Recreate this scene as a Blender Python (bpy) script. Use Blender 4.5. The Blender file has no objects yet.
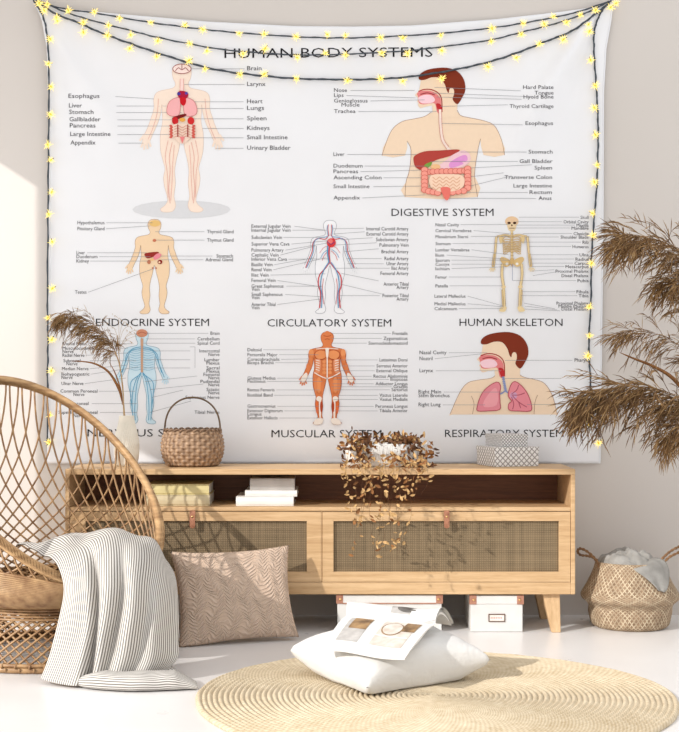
import bpy, bmesh, math, random
from mathutils import Vector, Matrix, noise
import mathutils.geometry as mgeo
PI = math.pi
random.seed(7)
sc = bpy.context.scene
COL = sc.collection

# ---------------------------------------------------------------- camera frame (metres; back wall is the plane y = 0)
F, CH, CD = 1440.0, 0.927, 5.68          # focal length in pixels, camera height, camera distance to the back wall


def W(px, py, y=0.0):
    """a point of the room at depth y whose direction is known from the photograph"""
    d = CD + y
    return Vector(((px - 339.5) * d / F, y, CH + (380.0 - py) * d / F))


def FL(px, py, z=0.0):
    """the point at height z"""
    d = F * (CH - z) / (py - 380.0)
    return Vector(((px - 339.5) * d / F, d - CD, z))


def lin(c):
    return tuple((v / 255.0 / 12.92) if v <= 10.3 else (((v / 255.0) + 0.055) / 1.055) ** 2.4 for v in c)


def sstep(a, b, x):
    t = max(0.0, min(1.0, (x - a) / (b - a)))
    return t * t * (3 - 2 * t)


def cr(pts, n):
    """Catmull-Rom through tuples, n samples per span"""
    P = [Vector(p) for p in pts]
    P = [P[0] * 2 - P[1]] + P + [P[-1] * 2 - P[-2]]
    out = []
    for i in range(1, len(P) - 2):
        for k in range(n):
            t = k / n
            a, b, c, d = P[i - 1], P[i], P[i + 1], P[i + 2]
            out.append(0.5 * ((2 * b) + (c - a) * t + (2 * a - 5 * b + 4 * c - d) * t * t + (3 * b - a - 3 * c + d) * t ** 3))
    out.append(P[-2].copy())
    return out


def crc(pts, n):
    """closed Catmull-Rom"""
    P = [Vector(p) for p in pts]
    m = len(P)
    out = []
    for i in range(m):
        a, b, c, d = P[i - 1], P[i], P[(i + 1) % m], P[(i + 2) % m]
        for k in range(n):
            t = k / n
            out.append(0.5 * ((2 * b) + (c - a) * t + (2 * a - 5 * b + 4 * c - d) * t * t + (3 * b - a - 3 * c + d) * t ** 3))
    return out


# ---------------------------------------------------------------- mesh collector
class MB:
    def __init__(s):
        s.v = []; s.f = []; s.m = []; s.uv = {}

    def add(s, vs, fs, mi=0, uvs=None):
        b = len(s.v)
        s.v.extend(Vector(v) for v in vs)
        s.f.extend(tuple(b + i for i in f) for f in fs)
        s.m.extend([mi] * len(fs))
        if uvs:
            for i, u in enumerate(uvs):
                s.uv[b + i] = u

    def box(s, x0, x1, y0, y1, z0, z1, mi=0, M=None):
        vs = [Vector((x, y, z)) for z in (z0, z1) for y in (y0, y1) for x in (x0, x1)]
        if M: vs = [M @ v for v in vs]
        s.add(vs, [(0, 2, 3, 1), (4, 5, 7, 6), (0, 1, 5, 4), (2, 6, 7, 3), (0, 4, 6, 2), (1, 3, 7, 5)], mi)

    def prism(s, poly, a, b, mi=0):
        """poly: bottom ring and top ring lists of Vectors with equal length"""
        n = len(a)
        s.add(list(a) + list(b), [tuple(range(n))[::-1], tuple(range(n, 2 * n))] + [(i, (i + 1) % n, n + (i + 1) % n, n + i) for i in range(n)], mi)

    def tube(s, pts, r, n=6, closed=False, mi=0, caps=True):
        pts = [Vector(p) for p in pts]
        m = len(pts)
        if m < 2: return
        rs = r if isinstance(r, (list, tuple)) else [r] * m
        T = []
        for i in range(m):
            if closed: t = pts[(i + 1) % m] - pts[i - 1]
            else: t = pts[min(i + 1, m - 1)] - pts[max(i - 1, 0)]
            T.append(t.normalized() if t.length > 1e-9 else Vector((0, 0, 1)))
        ref = Vector((0, 0, 1)) if abs(T[0].z) < 0.9 else Vector((1, 0, 0))
        N = (ref - T[0] * ref.dot(T[0])).normalized()
        vs = []
        for i in range(m):
            N = (N - T[i] * N.dot(T[i]))
            N = N.normalized() if N.length > 1e-6 else T[i].orthogonal().normalized()
            B = T[i].cross(N)
            for k in range(n):
                a = 2 * PI * k / n
                vs.append(pts[i] + (N * math.cos(a) + B * math.sin(a)) * rs[i])
        fs = []
        for i in range(m if closed else m - 1):
            j = (i + 1) % m
            for k in range(n):
                l = (k + 1) % n
                fs.append((i * n + k, i * n + l, j * n + l, j * n + k))
        if not closed and caps:
            fs.append(tuple(range(n))[::-1]); fs.append(tuple((m - 1) * n + k for k in range(n)))
        s.add(vs, fs, mi)

    def grid(s, fn, nu, nv, mi=0, wrapu=False, flip=False):
        """fn(u,v) -> Vector, u,v in 0..1; uv stored"""
        vs = []; uvs = []
        cols = nu if wrapu else nu + 1
        for j in range(nv + 1):
            for i in range(cols):
                vs.append(fn(i / nu, j / nv)); uvs.append((i / nu, j / nv))
        fs = []
        for j in range(nv):
            for i in range(nu):
                k = (i + 1) % cols
                q = (j * cols + i, j * cols + k, (j + 1) * cols + k, (j + 1) * cols + i)
                fs.append(q[::-1] if flip else q)
        s.add(vs, fs, mi, uvs)

    def lathe(s, prof, c, n=48, mi=0, capb=True, capt=False, disp=None):
        """prof: (r,z) list; axis vertical through c"""
        vs = []; uvs = []
        m = len(prof)
        for j, (r, z) in enumerate(prof):
            for i in range(n):
                a = 2 * PI * i / n
                rr = r + (disp(a, z, j) if disp else 0)
                vs.append(Vector((c[0] + rr * math.cos(a), c[1] + rr * math.sin(a), c[2] + z)))
                uvs.append((i / n, j / (m - 1)))
        fs = []
        for j in range(m - 1):
            for i in range(n):
                k = (i + 1) % n
                fs.append((j * n + i, j * n + k, (j + 1) * n + k, (j + 1) * n + i))
        if capb: fs.append(tuple(range(n))[::-1])
        if capt: fs.append(tuple((m - 1) * n + i for i in range(n)))
        s.add(vs, fs, mi, uvs)

    def build(s, name, mats, parent=None, smooth=True, bevel=0, bseg=2, mods=None, angle=None):
        me = bpy.data.meshes.new(name)
        me.from_pydata([tuple(v) for v in s.v], [], s.f)
        if not isinstance(mats, (list, tuple)): mats = [mats]
        for m in mats: me.materials.append(m)
        if len(mats) > 1: me.polygons.foreach_set('material_index', s.m)
        if s.uv:
            l = me.uv_layers.new(name='UVMap')
            # faces that close a wrapped grid need u = 1 rather than 0
            for p in me.polygons:
                us = [s.uv.get(me.loops[k].vertex_index, (0, 0)) for k in p.loop_indices]
                big = max(u[0] for u in us)
                for k, u in zip(p.loop_indices, us):
                    uu = u[0] + 1 if (big > 0.75 and u[0] < 0.25 and len(us) == 4) else u[0]
                    l.data[k].uv = (uu, u[1])
        me.validate()
        me.polygons.foreach_set('use_smooth', [smooth] * len(me.polygons))
        me.update()
        o = bpy.data.objects.new(name, me)
        COL.objects.link(o)
        if parent is not None: adopt(o, parent)
        if bevel:
            b = o.modifiers.new('bevel', 'BEVEL'); b.width = bevel; b.segments = bseg; b.limit_method = 'ANGLE'; b.angle_limit = 0.6
            b.harden_normals = False
        if smooth and (bevel or angle):
            try:
                me.set_sharp_from_angle(angle=angle or 0.6)
            except Exception:
                pass
        return o


def wloc(o):
    v = Vector((0, 0, 0))
    while o is not None:
        v = v + o.location if o.get('_w') is None else v
        o = o.parent
    return v


ROOTLOC = {}


def adopt(o, parent):
    o.parent = parent
    r = ROOTLOC.get(parent.name)
    if r is not None:                       # direct child of an Empty: mesh data are in room coordinates
        o.matrix_parent_inverse = Matrix.Translation(-r)


def tag(o, label=None, cat=None, group=None, kind=None):
    if label: o['label'] = label
    if cat: o['category'] = cat
    if group: o['group'] = group
    if kind: o['kind'] = kind
    return o


def thing(name, label, cat, loc, group=None):
    o = bpy.data.objects.new(name, None)
    o.empty_display_size = 0.05
    COL.objects.link(o)
    o.location = loc; o['kind'] = 'thing'
    ROOTLOC[o.name] = Vector(loc)
    return tag(o, label, cat, group)


# ---------------------------------------------------------------- materials
class NT:
    def __init__(s, name):
        s.mat = bpy.data.materials.new(name); s.mat.use_nodes = True
        s.n = s.mat.node_tree.nodes; s.l = s.mat.node_tree.links
        s.b = s.n['Principled BSDF']; s.out = s.n['Material Output']

    def node(s, t, **k):
        x = s.n.new(t)
        for a, b in k.items(): setattr(x, a, b)
        return x

    def link(s, a, b): s.l.new(a, b)

    def math(s, op, a, b=None, clamp=False):
        x = s.node('ShaderNodeMath', operation=op, use_clamp=clamp)
        for i, v in enumerate((a, b)):
            if v is None: continue
            if isinstance(v, (int, float)): x.inputs[i].default_value = v
            else: s.link(v, x.inputs[i])
        return x.outputs[0]

    def mix(s, fac, a, b):
        x = s.node('ShaderNodeMix', data_type='RGBA')
        for i, v in ((0, fac), (6, a), (7, b)):
            if isinstance(v, (int, float)): x.inputs[i].default_value = v
            elif isinstance(v, tuple): x.inputs[i].default_value = (*v, 1)
            else: s.link(v, x.inputs[i])
        return x.outputs[2]

    def coord(s, kind='Object', scale=(1, 1, 1), rot=(0, 0, 0)):
        c = s.node('ShaderNodeTexCoord'); m = s.node('ShaderNodeMapping')
        m.inputs['Scale'].default_value = scale; m.inputs['Rotation'].default_value = rot
        s.link(c.outputs[kind], m.inputs[0])
        return m.outputs[0]

    def noise(s, vec, scale, detail=3, rough=0.5, dist=0.0):
        x = s.node('ShaderNodeTexNoise')
        x.inputs['Scale'].default_value = scale; x.inputs['Detail'].default_value = detail
        x.inputs['Roughness'].default_value = rough; x.inputs['Distortion'].default_value = dist
        s.link(vec, x.inputs['Vector'])
        return x.outputs['Fac']

    def sep(s, vec):
        x = s.node('ShaderNodeSeparateXYZ'); s.link(vec, x.inputs[0])
        return x.outputs

    def bump(s, h, strength=0.3, dist=0.002):
        x = s.node('ShaderNodeBump'); x.inputs['Strength'].default_value = strength; x.inputs['Distance'].default_value = dist
        s.link(h, x.inputs['Height']); s.link(x.outputs[0], s.b.inputs['Normal'])

    def base(s, c):
        if isinstance(c, tuple): s.b.inputs['Base Color'].default_value = (*c, 1)
        else: s.link(c, s.b.inputs['Base Color'])

    def ramp(s, fac, a, b, lo=0.3, hi=0.7):
        x = s.node('ShaderNodeMapRange'); x.inputs[1].default_value = lo; x.inputs[2].default_value = hi
        s.link(fac, x.inputs[0])
        return s.mix(x.outputs[0], a, b)

    def rough(s, r, spec=None):
        s.b.inputs['Roughness'].default_value = r
        if spec is not None: s.b.inputs['Specular IOR Level'].default_value = spec


def plain(name, c, rough=0.6, c2=None, scale=20, bump=0.0, bdist=0.001, spec=0.3, stretch=(1, 1, 1), metal=0.0, bscale=None):
    t = NT(name); t.rough(rough, spec)
    v = t.coord('Object', stretch)
    a = lin(c); b = lin(c2) if c2 else tuple(x * 0.9 for x in a)
    n = t.noise(v, scale)
    t.base(t.ramp(n, b, a))
    t.b.inputs['Metallic'].default_value = metal
    if bump:
        n2 = t.noise(v, bscale, 2) if bscale else n
        t.bump(n2, bump, bdist)
    return t.mat


def wood(name, c, c2, axis='x'):
    t = NT(name); t.rough(0.5, 0.3)
    st = (1.2, 14, 22) if axis == 'x' else (14, 14, 1.2)
    v = t.coord('Object', st)
    g = t.noise(v, 3.0, 6, 0.6, 0.6)
    fine = t.noise(t.coord('Object', tuple(x * 4 for x in st)), 6.0, 3)
    big = t.noise(t.coord('Object', (1, 1, 1)), 3.0, 2)
    f = t.math('ADD', t.math('MULTIPLY', g, 0.6), t.math('MULTIPLY', fine, 0.25))
    f = t.math('ADD', f, t.math('MULTIPLY', big, 0.15))
    t.base(t.ramp(f, lin(c2), lin(c), 0.36, 0.62))
    t.bump(fine, 0.12, 0.001)
    return t.mat


M = {}
M['oak'] = wood('oak', (212, 179, 138), (182, 146, 104))
M['oak_upright'] = wood('oak upright', (214, 182, 142), (186, 151, 110), 'z')
M['back_panel'] = wood('shade darkened panel', (128, 82, 52), (96, 58, 36))  # wood darkened in colour for the shade inside the open shelf
M['leather'] = plain('tan leather', (170, 118, 92), 0.5, (146, 96, 72), 60, 0.1)
M['brass'] = plain('brass', (214, 176, 120), 0.3, metal=0.9)
M['copper'] = plain('copper', (188, 138, 116), 0.4, (168, 118, 98), 40, metal=0.35)
M['rattan'] = plain('rattan cane', (184, 148, 106), 0.4, (134, 98, 66), 30, 0.2, spec=0.4)
M['rattan_wrap'] = plain('rattan wrapping', (196, 160, 116), 0.45, (148, 112, 76), 14, 0.3, stretch=(1, 1, 6))
M['vase'] = plain('ivory ceramic', (236, 230, 216), 0.5, (228, 220, 204), 12)
M['pot'] = plain('white ceramic pot', (224, 221, 216), 0.5, (214, 211, 206), 12)
M['cord'] = plain('slate cord', (74, 82, 90), 0.6, (56, 62, 70), 60)
M['paper'] = plain('paper', (238, 234, 226), 0.8, (228, 224, 214), 40)
M['page'] = plain('glossy magazine page', (230, 228, 224), 0.45, (224, 222, 218), 20)
M['photo_grey'] = plain('grey photograph print', (196, 192, 188), 0.5, (168, 164, 160), 35)
M['photo_tan'] = plain('tan photograph print', (176, 142, 100), 0.5, (96, 72, 50), 28)
M['photo_white'] = plain('pale photograph print', (222, 214, 206), 0.5, (196, 182, 168), 35)
M['photo_dark'] = plain('dark photograph print', (70, 66, 62), 0.5, (120, 116, 112), 40)
M['yellow_cover'] = plain('pale yellow book cover', (220, 206, 152), 0.6, (210, 196, 142), 20)
M['beige_cover'] = plain('beige book cover', (212, 198, 164), 0.6, (200, 186, 152), 20)
M['shade_grey_cover'] = plain('shade grey book cover', (206, 200, 194), 0.6, (196, 190, 184), 20)  # white cover greyed for the shadow of the top board
M['white_cover'] = plain('white book cover', (240, 238, 234), 0.5, (232, 230, 226), 20)
M['storage'] = plain('white card', (218, 216, 212), 0.6, (211, 209, 205), 20)
M['linen_grey'] = plain('grey linen', (164, 161, 156), 0.9, (140, 137, 132), 25, 0.4, 0.002, bscale=260)
M['plume'] = plain('dried plume brown', (162, 124, 80), 0.6, (120, 88, 54), 22)
M['plume_pale'] = plain('dried plume pale', (190, 154, 106), 0.6, (154, 120, 78), 22)
M['plume_dark'] = plain('dried plume dark brown', (134, 102, 68), 0.65, (92, 66, 42), 22)
M['straw'] = plain('straw stem', (190, 158, 108), 0.6, (160, 126, 80), 30)
M['leaf_brown'] = plain('dry brown leaf', (112, 74, 46), 0.7, (70, 44, 28), 60)
M['leaf_rust'] = plain('dry rust leaf', (158, 108, 62), 0.7, (120, 78, 44), 60)
M['leaf_tan'] = plain('dry tan leaf', (206, 170, 118), 0.6, (172, 132, 84), 60)
M['wicker'] = None

# walls and floor
def wall_mat():
    t = NT('matt warm grey plaster'); t.rough(0.9, 0.15)
    v = t.coord('Object')
    n = t.noise(v, 0.8, 3); f = t.noise(v, 90, 3)
    t.base(t.ramp(n, lin((206, 199, 192)), lin((210, 203, 197))))
    t.bump(f, 0.05, 0.001)
    return t.mat
M['wall'] = wall_mat()

def floor_mat():
    t = NT('polished white floor'); t.rough(0.28, 0.4)
    v = t.coord('Object')
    n = t.noise(v, 1.6, 4)
    t.base(t.ramp(n, lin((224, 221, 219)), lin((232, 230, 229))))
    r = t.node('ShaderNodeMapRange'); r.inputs[3].default_value = 0.22; r.inputs[4].default_value = 0.4
    t.link(t.noise(v, 5, 4), r.inputs[0]); t.link(r.outputs[0], t.b.inputs['Roughness'])
    return t.mat
M['floor'] = floor_mat()

def fabric_white():
    t = NT('white polyester fabric'); t.rough(0.8, 0.2)
    v = t.coord('Object')
    t.base(t.ramp(t.noise(v, 3, 3), lin((232, 232, 234)), lin((236, 236, 238))))
    t.bump(t.noise(v, 500, 1), 0.05, 0.0005)
    return t.mat
M['fabric'] = fabric_white()

def cushion_white():
    t = NT('white cotton'); t.rough(0.85, 0.15)
    v = t.coord('Object')
    t.base(t.ramp(t.noise(v, 6, 3), lin((216, 214, 211)), lin((222, 220, 217))))
    t.bump(t.noise(v, 9, 4, 0.6, 1.2), 0.45, 0.012)
    return t.mat
M['cotton'] = cushion_white()

def cushion_beige():
    """embossed sprigs: rows of slanted leaves on both sides of vertical stems"""
    t = NT('embossed beige cotton'); t.rough(0.9, 0.15)
    c = t.node('ShaderNodeTexCoord'); s = t.sep(c.outputs['UV'])
    wob = t.noise(t.coord('UV'), 3.5, 2)
    u = t.math('ADD', s[0], t.math('MULTIPLY', t.math('SUBTRACT', wob, 0.5), 0.26))
    k = t.math('PINGPONG', t.math('MULTIPLY', u, 7.0), 0.5)          # distance from stem
    vv = t.math('SUBTRACT', t.math('ADD', t.math('MULTIPLY', s[1], 25.0), t.math('MULTIPLY', wob, 2.0)), t.math('MULTIPLY', k, 3.6))
    leaf = t.math('PINGPONG', vv, 0.5)                                # 0..0.5
    body = t.math('SUBTRACT', t.math('MULTIPLY', leaf, 2.0), t.math('MULTIPLY', t.math('ABSOLUTE', t.math('SUBTRACT', k, 0.22)), 2.4))
    h = t.math('MULTIPLY', body, 1.0, True)
    fine = t.noise(t.coord('UV'), 160, 2)
    hh = t.math('ADD', t.math('MULTIPLY', h, 1.0), t.math('MULTIPLY', fine, 0.15))
    t.base(t.mix(t.math('MULTIPLY', h, 1.0, True), lin((198, 174, 154)), lin((212, 190, 172))))
    t.bump(hh, 0.95, 0.005)
    return t.mat
M['beige_cushion'] = cushion_beige()

def stripe_mat():
    t = NT('striped cotton'); t.rough(0.9, 0.1)
    c = t.node('ShaderNodeTexCoord'); s = t.sep(c.outputs['UV'])
    w = t.math('PINGPONG', t.math('MULTIPLY', s[0], 60.0), 0.5)
    r = t.node('ShaderNodeMapRange'); r.inputs[1].default_value = 0.14; r.inputs[2].default_value = 0.34
    t.link(w, r.inputs[0])
    t.base(t.mix(r.outputs[0], lin((122, 116, 110)), lin((222, 218, 212))))
    t.bump(w, 0.5, 0.002)
    return t.mat
M['stripe'] = stripe_mat()

def cane_mat():
    t = NT('woven cane webbing'); t.rough(0.6, 0.25)
    v = t.coord('Object'); s = t.sep(v)
    a = t.math('PINGPONG', t.math('MULTIPLY', s[0], 150.0), 0.5)
    b = t.math('PINGPONG', t.math('MULTIPLY', s[2], 150.0), 0.5)
    h = t.math('MULTIPLY', t.math('MULTIPLY', a, b), 4.0)
    band = t.noise(t.coord('Object', (60, 1, 3)), 1.0, 2)
    bandz = t.noise(t.coord('Object', (3, 1, 70)), 1.0, 2)
    f = t.math('ADD', h, t.math('MULTIPLY', t.math('ADD', band, bandz), 0.5))
    t.base(t.ramp(f, lin((86, 73, 54)), lin((148, 127, 98)), 0.35, 1.15))
    t.bump(h, 0.5, 0.002)
    return t.mat
M['cane'] = cane_mat()

def rug_mat():
    t = NT('braided jute'); t.rough(0.9, 0.1)
    v = t.coord('Object')
    c = t.node('ShaderNodeTexCoord'); s = t.sep(c.outputs['UV'])      # u: angle, v: ring count
    tw = t.math('PINGPONG', t.math('ADD', t.math('MULTIPLY', s[0], 190.0), t.math('MULTIPLY', s[1], 62.0)), 0.5)
    n = t.noise(v, 40, 3); big = t.noise(v, 4, 2)
    f = t.math('ADD', t.math('MULTIPLY', tw, 0.5), t.math('ADD', t.math('MULTIPLY', n, 0.55), t.math('MULTIPLY', big, 0.35)))
    t.base(t.ramp(f, lin((182, 162, 130)), lin((224, 210, 185)), 0.3, 0.85))
    t.bump(t.math('ADD', tw, n), 0.5, 0.003)
    return t.mat
M['rug'] = rug_mat()

def wicker_mat():
    t = NT('brown wicker'); t.rough(0.5, 0.35)
    c = t.node('ShaderNodeTexCoord'); s = t.sep(c.outputs['UV'])
    a = t.math('PINGPONG', t.math('MULTIPLY', s[0], 36.0), 0.5)
    n = t.noise(t.coord('Object'), 60, 3)
    f = t.math('ADD', t.math('MULTIPLY', a, 0.7), t.math('MULTIPLY', n, 0.8))
    t.base(t.ramp(f, lin((106, 80, 60)), lin((178, 146, 116)), 0.3, 0.85))
    t.bump(n, 0.3, 0.002)
    return t.mat
M['wicker'] = wicker_mat()

def seagrass_mat():
    """diagonal twill of straw and cream strips"""
    t = NT('woven seagrass'); t.rough(0.75, 0.2)
    c = t.node('ShaderNodeTexCoord'); s = t.sep(c.outputs['UV'])
    p = t.math('ADD', t.math('MULTIPLY', s[0], 60.0), t.math('MULTIPLY', s[1], 21.0))
    q = t.math('SUBTRACT', t.math('MULTIPLY', s[0], 60.0), t.math('MULTIPLY', s[1], 21.0))
    a = t.math('PINGPONG', p, 0.5); b = t.math('PINGPONG', q, 0.5)
    mx = t.math('MAXIMUM', a, b)
    wide = t.math('GREATER_THAN', t.math('PINGPONG', t.math('MULTIPLY', p, 0.2), 0.5), 0.36)
    wide2 = t.math('GREATER_THAN', t.math('PINGPONG', t.math('MULTIPLY', q, 0.2), 0.5), 0.36)
    r = t.node('ShaderNodeMapRange'); r.inputs[1].default_value = 0.30; r.inputs[2].default_value = 0.44
    t.link(mx, r.inputs[0])
    n = t.noise(t.coord('Object'), 90, 3)
    dark = t.ramp(n, lin((120, 98, 77)), lin((158, 133, 107)))
    lightc = t.math('MULTIPLY', r.outputs[0], t.math('ADD', 0.45, t.math('MULTIPLY', t.math('MAXIMUM', wide, wide2), 0.5)), True)
    t.base(t.mix(lightc, dark, lin((206, 189, 162))))
    t.bump(t.math('ADD', mx, t.math('MULTIPLY', n, 0.4)), 0.7, 0.004)
    return t.mat
M['seagrass'] = seagrass_mat()

def lattice_mat(name, scale, lw, paper, ink):
    t = NT(name); t.rough(0.6, 0.25)
    c = t.node('ShaderNodeTexCoord'); s = t.sep(c.outputs['UV'])
    p = t.math('PINGPONG', t.math('MULTIPLY', t.math('ADD', s[0], s[1]), scale), 0.5)
    q = t.math('PINGPONG', t.math('MULTIPLY', t.math('SUBTRACT', s[0], s[1]), scale), 0.5)
    m = t.math('LESS_THAN', t.math('MINIMUM', p, q), lw)
    t.base(t.mix(m, lin(paper), lin(ink)))
    return t.mat
M['trellis_grey'] = lattice_mat('grey trellis paper', 46.0, 0.13, (240, 238, 236), (158, 152, 148))
M['trellis_fine'] = lattice_mat('fine grey lattice paper', 78.0, 0.17, (232, 229, 226), (150, 145, 142))

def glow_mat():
    t = NT('bulb glow rays')  # self-lit colour of the rays that imitate a halo round each bulb
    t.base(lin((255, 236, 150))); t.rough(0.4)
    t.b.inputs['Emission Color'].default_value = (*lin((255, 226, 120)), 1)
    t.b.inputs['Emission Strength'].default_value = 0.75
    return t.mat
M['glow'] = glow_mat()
M['glow_core'] = None
def core_mat():
    t = NT('lit bulb core')
    t.base(lin((214, 160, 60))); t.rough(0.4)
    t.b.inputs['Emission Color'].default_value = (*lin((235, 180, 60)), 1)
    t.b.inputs['Emission Strength'].default_value = 0.5
    return t.mat
M['glow_core'] = core_mat()

_ink = {}
def ink(c):
    """printing ink on the fabric"""
    if c not in _ink:
        t = NT('print %d %d %d' % c); t.rough(0.85, 0.1)
        v = t.coord('Object')
        a = lin(c)
        t.base(t.ramp(t.noise(v, 60, 2), tuple(x * 0.975 for x in a), a))
        _ink[c] = t.mat
    return _ink[c]

# ---------------------------------------------------------------- the room
def struct(o, kind='structure'):
    o['kind'] = kind
    return o

mb = MB(); mb.box(-2.06, 2.6, -7.2, 0.0, -0.1, 0.0)
struct(mb.build('floor', M['floor'], smooth=False))
HT = 5.2  # tall enough that no sun passes over the left wall
mb = MB(); mb.box(-2.06, 2.6, 0.0, 0.12, -0.1, HT)
struct(mb.build('wall_back', M['wall'], smooth=False))
# unseen left wall, added with two openings cut to shape the sunlight
XW = -2.0
def wall_piece(mb, poly):
    a = [Vector((XW - 0.06, y, z)) for y, z in poly]; b = [Vector((XW, y, z)) for y, z in poly]
    mb.prism(None, a, b)
mb = MB()
W1a, W1b, W1t = -0.12, -0.72, 2.25
HEAD = [(-0.95, 1.45), (-1.25, 1.5), (-1.6, 1.83), (-2.2, 2.28), (-2.4, 2.2), (-2.78, 2.46), (-6.6, 2.46)]  # header bent so sun reaches the sideboard but stays off the tapestry
wall_piece(mb, [(0, 0), (0, HT), (W1a, HT), (W1a, 0)])
wall_piece(mb, [(W1a, W1t), (W1a, HT), (W1b, HT), (W1b, W1t)])
wall_piece(mb, [(W1b, 0), (W1b, HT), (-0.95, HT), (-0.95, 0)])
for (y0, z0), (y1, z1) in zip(HEAD, HEAD[1:]):
    wall_piece(mb, [(y0, z0), (y0, HT), (y1, HT), (y1, z1)])
wall_piece(mb, [(-6.6, 0), (-6.6, HT), (-7.2, HT), (-7.2, 0)])
struct(mb.build('wall_left_sun_mask', M['wall'], smooth=False))

# ---------------------------------------------------------------- sideboard
YF = -0.40                                   # its front face
KF = (CD + YF) / F
def fx(px): return (px - 339.5) * KF
def fz(py): return CH + (380.0 - py) * KF
X0, X1 = fx(64.5), fx(574.8)
XM = fx(321.5)
YB = -0.06
ZT, ZB = fz(469), fz(594.5)
sb = thing('sideboard', 'long light oak sideboard with two woven cane doors on tapered legs', 'sideboard', (0, -0.23, 0))
mb = MB()
th = 0.021
mb.box(X0, X1, YF, YB, ZT - th, ZT)                                    # top board
mb.box(X0, X0 + 0.016, YF, YB, ZB, ZT - th)                            # sides
mb.box(X1 - 0.016, X1, YF, YB, ZB, ZT - th)
ZS = fz(507.2)                                                         # shelf top at the front edge
mb.box(X0 + 0.016, X1 - 0.016, YF + 0.003, YB, fz(511.3), ZS)          # shelf board
mb.box(X0 + 0.016, X1 - 0.016, YF + 0.001, YB, ZB, fz(582.4))          # bottom board
mb.box(XM - 0.009, XM + 0.009, YF + 0.02, YB, fz(582.4), fz(511.3))    # middle partition
mb.box(XM - 0.0025, XM + 0.0025, YF + 0.003, YF + 0.02, fz(582.4), fz(511.3))
mb.build('carcass', M['oak'], sb, bevel=0.003, smooth=False)
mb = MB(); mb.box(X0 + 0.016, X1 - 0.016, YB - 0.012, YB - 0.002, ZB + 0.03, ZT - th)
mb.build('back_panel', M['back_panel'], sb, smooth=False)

def door(xa, xb, pl, pr, tabx):
    """frame with a recessed cane panel and a leather pull"""
    za, zb = fz(582.0), fz(511.9)
    ia, ib, ja, jb = pl, pr, fz(572), fz(521.2)
    y0, y1 = YF + 0.002, YF + 0.022
    mb = MB()
    mb.box(xa, xb, y0, y1, jb, zb); mb.box(xa, xb, y0, y1, za, ja)
    mb.box(xa, ia, y0, y1, ja, jb); mb.box(ib, xb, y0, y1, ja, jb)
    d = mb.build('door', M['oak'], sb, smooth=False, bevel=0.0012)
    mb = MB(); mb.box(ia, ib, YF + 0.013, YF + 0.019, ja, jb)
    mb.build('cane_panel', M['cane'], d, smooth=False)
    mb = MB()
    prof = []
    zt, zl = fz(511.5), fz(528)
    hw = fx(342.2) - fx(339.5)
    # a strap folded over the door top, hanging down with a round end
    path = [(YF + 0.012, zt + 0.003), (YF + 0.002, zt + 0.004), (YF - 0.006, zt), (YF - 0.010, zt - 0.02), (YF - 0.011, zl + 0.012), (YF - 0.009, zl)]
    pts = cr([(0, a, b) for a, b in path], 6)
    vs = []; n = len(pts)
    for i, p in enumerate(pts):
        k = i / (n - 1)
        w = hw * (1.0 if k < 0.85 else math.sqrt(max(0.05, 1 - ((k - 0.85) / 0.15) ** 2)))
        for sx, sy in ((-1, 0), (1, 0), (1, 0.003), (-1, 0.003)):
            vs.append((tabx + sx * w, p.y - sy, p.z))
    fs = []
    for i in range(n - 1):
        for k in range(4):
            fs.append((i * 4 + k, i * 4 + (k + 1) % 4, i * 4 + 4 + (k + 1) % 4, i * 4 + 4 + k))
    fs += [(0, 1, 2, 3), ((n - 1) * 4 + 3, (n - 1) * 4 + 2, (n - 1) * 4 + 1, (n - 1) * 4)]
    mb.add(vs, fs)
    h = mb.build('pull_tab', M['leather'], d, smooth=True, angle=0.7)
    mb = MB()
    rr = [(0.0045, 0), (0.0045, 0.001), (0.003, 0.0024), (0.0005, 0.003)]
    vs = []
    for r, z in rr:
        for k in range(10):
            a = 2 * PI * k / 10
            vs.append((tabx + r * math.cos(a), YF - 0.0125 - z, zt - 0.018 + r * math.sin(a)))
    fs = [(j * 10 + k, j * 10 + (k + 1) % 10, j * 10 + 10 + (k + 1) % 10, j * 10 + 10 + k) for j in range(3) for k in range(10)] + [tuple(30 + k for k in range(10))]
    mb.add(vs, fs)
    mb.build('rivet', M['brass'], h)
    return d

door(X0 + 0.0175, XM - 0.003, X0 + 0.075, fx(306.3), fx(192.2))
door(XM + 0.003, X1 - 0.0175, fx(333), fx(558.5), fx(446))

def leg(xt0, xt1, xb0, xb1, yt, yb, dy=0.05):
    mb = MB()
    b = [Vector((xb0, yb - 0.017, 0)), Vector((xb1, yb - 0.017, 0)), Vector((xb1, yb + 0.017, 0)), Vector((xb0, yb + 0.017, 0))]
    t = [Vector((xt0, yt - dy / 2, ZB)), Vector((xt1, yt - dy / 2, ZB)), Vector((xt1, yt + dy / 2, ZB)), Vector((xt0, yt + dy / 2, ZB))]
    mb.prism(None, b, t)
    mb.build('leg', M['oak_upright'], sb, smooth=False, bevel=0.003)
for yt, yb in ((YF + 0.05, YF + 0.02), (YB - 0.05, YB - 0.02)):
    leg(fx(543), fx(560.5), fx(551.5), fx(560.5), yt, yb)
    leg(fx(78.5), fx(96), fx(78.5), fx(87.5), yt, yb)

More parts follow.
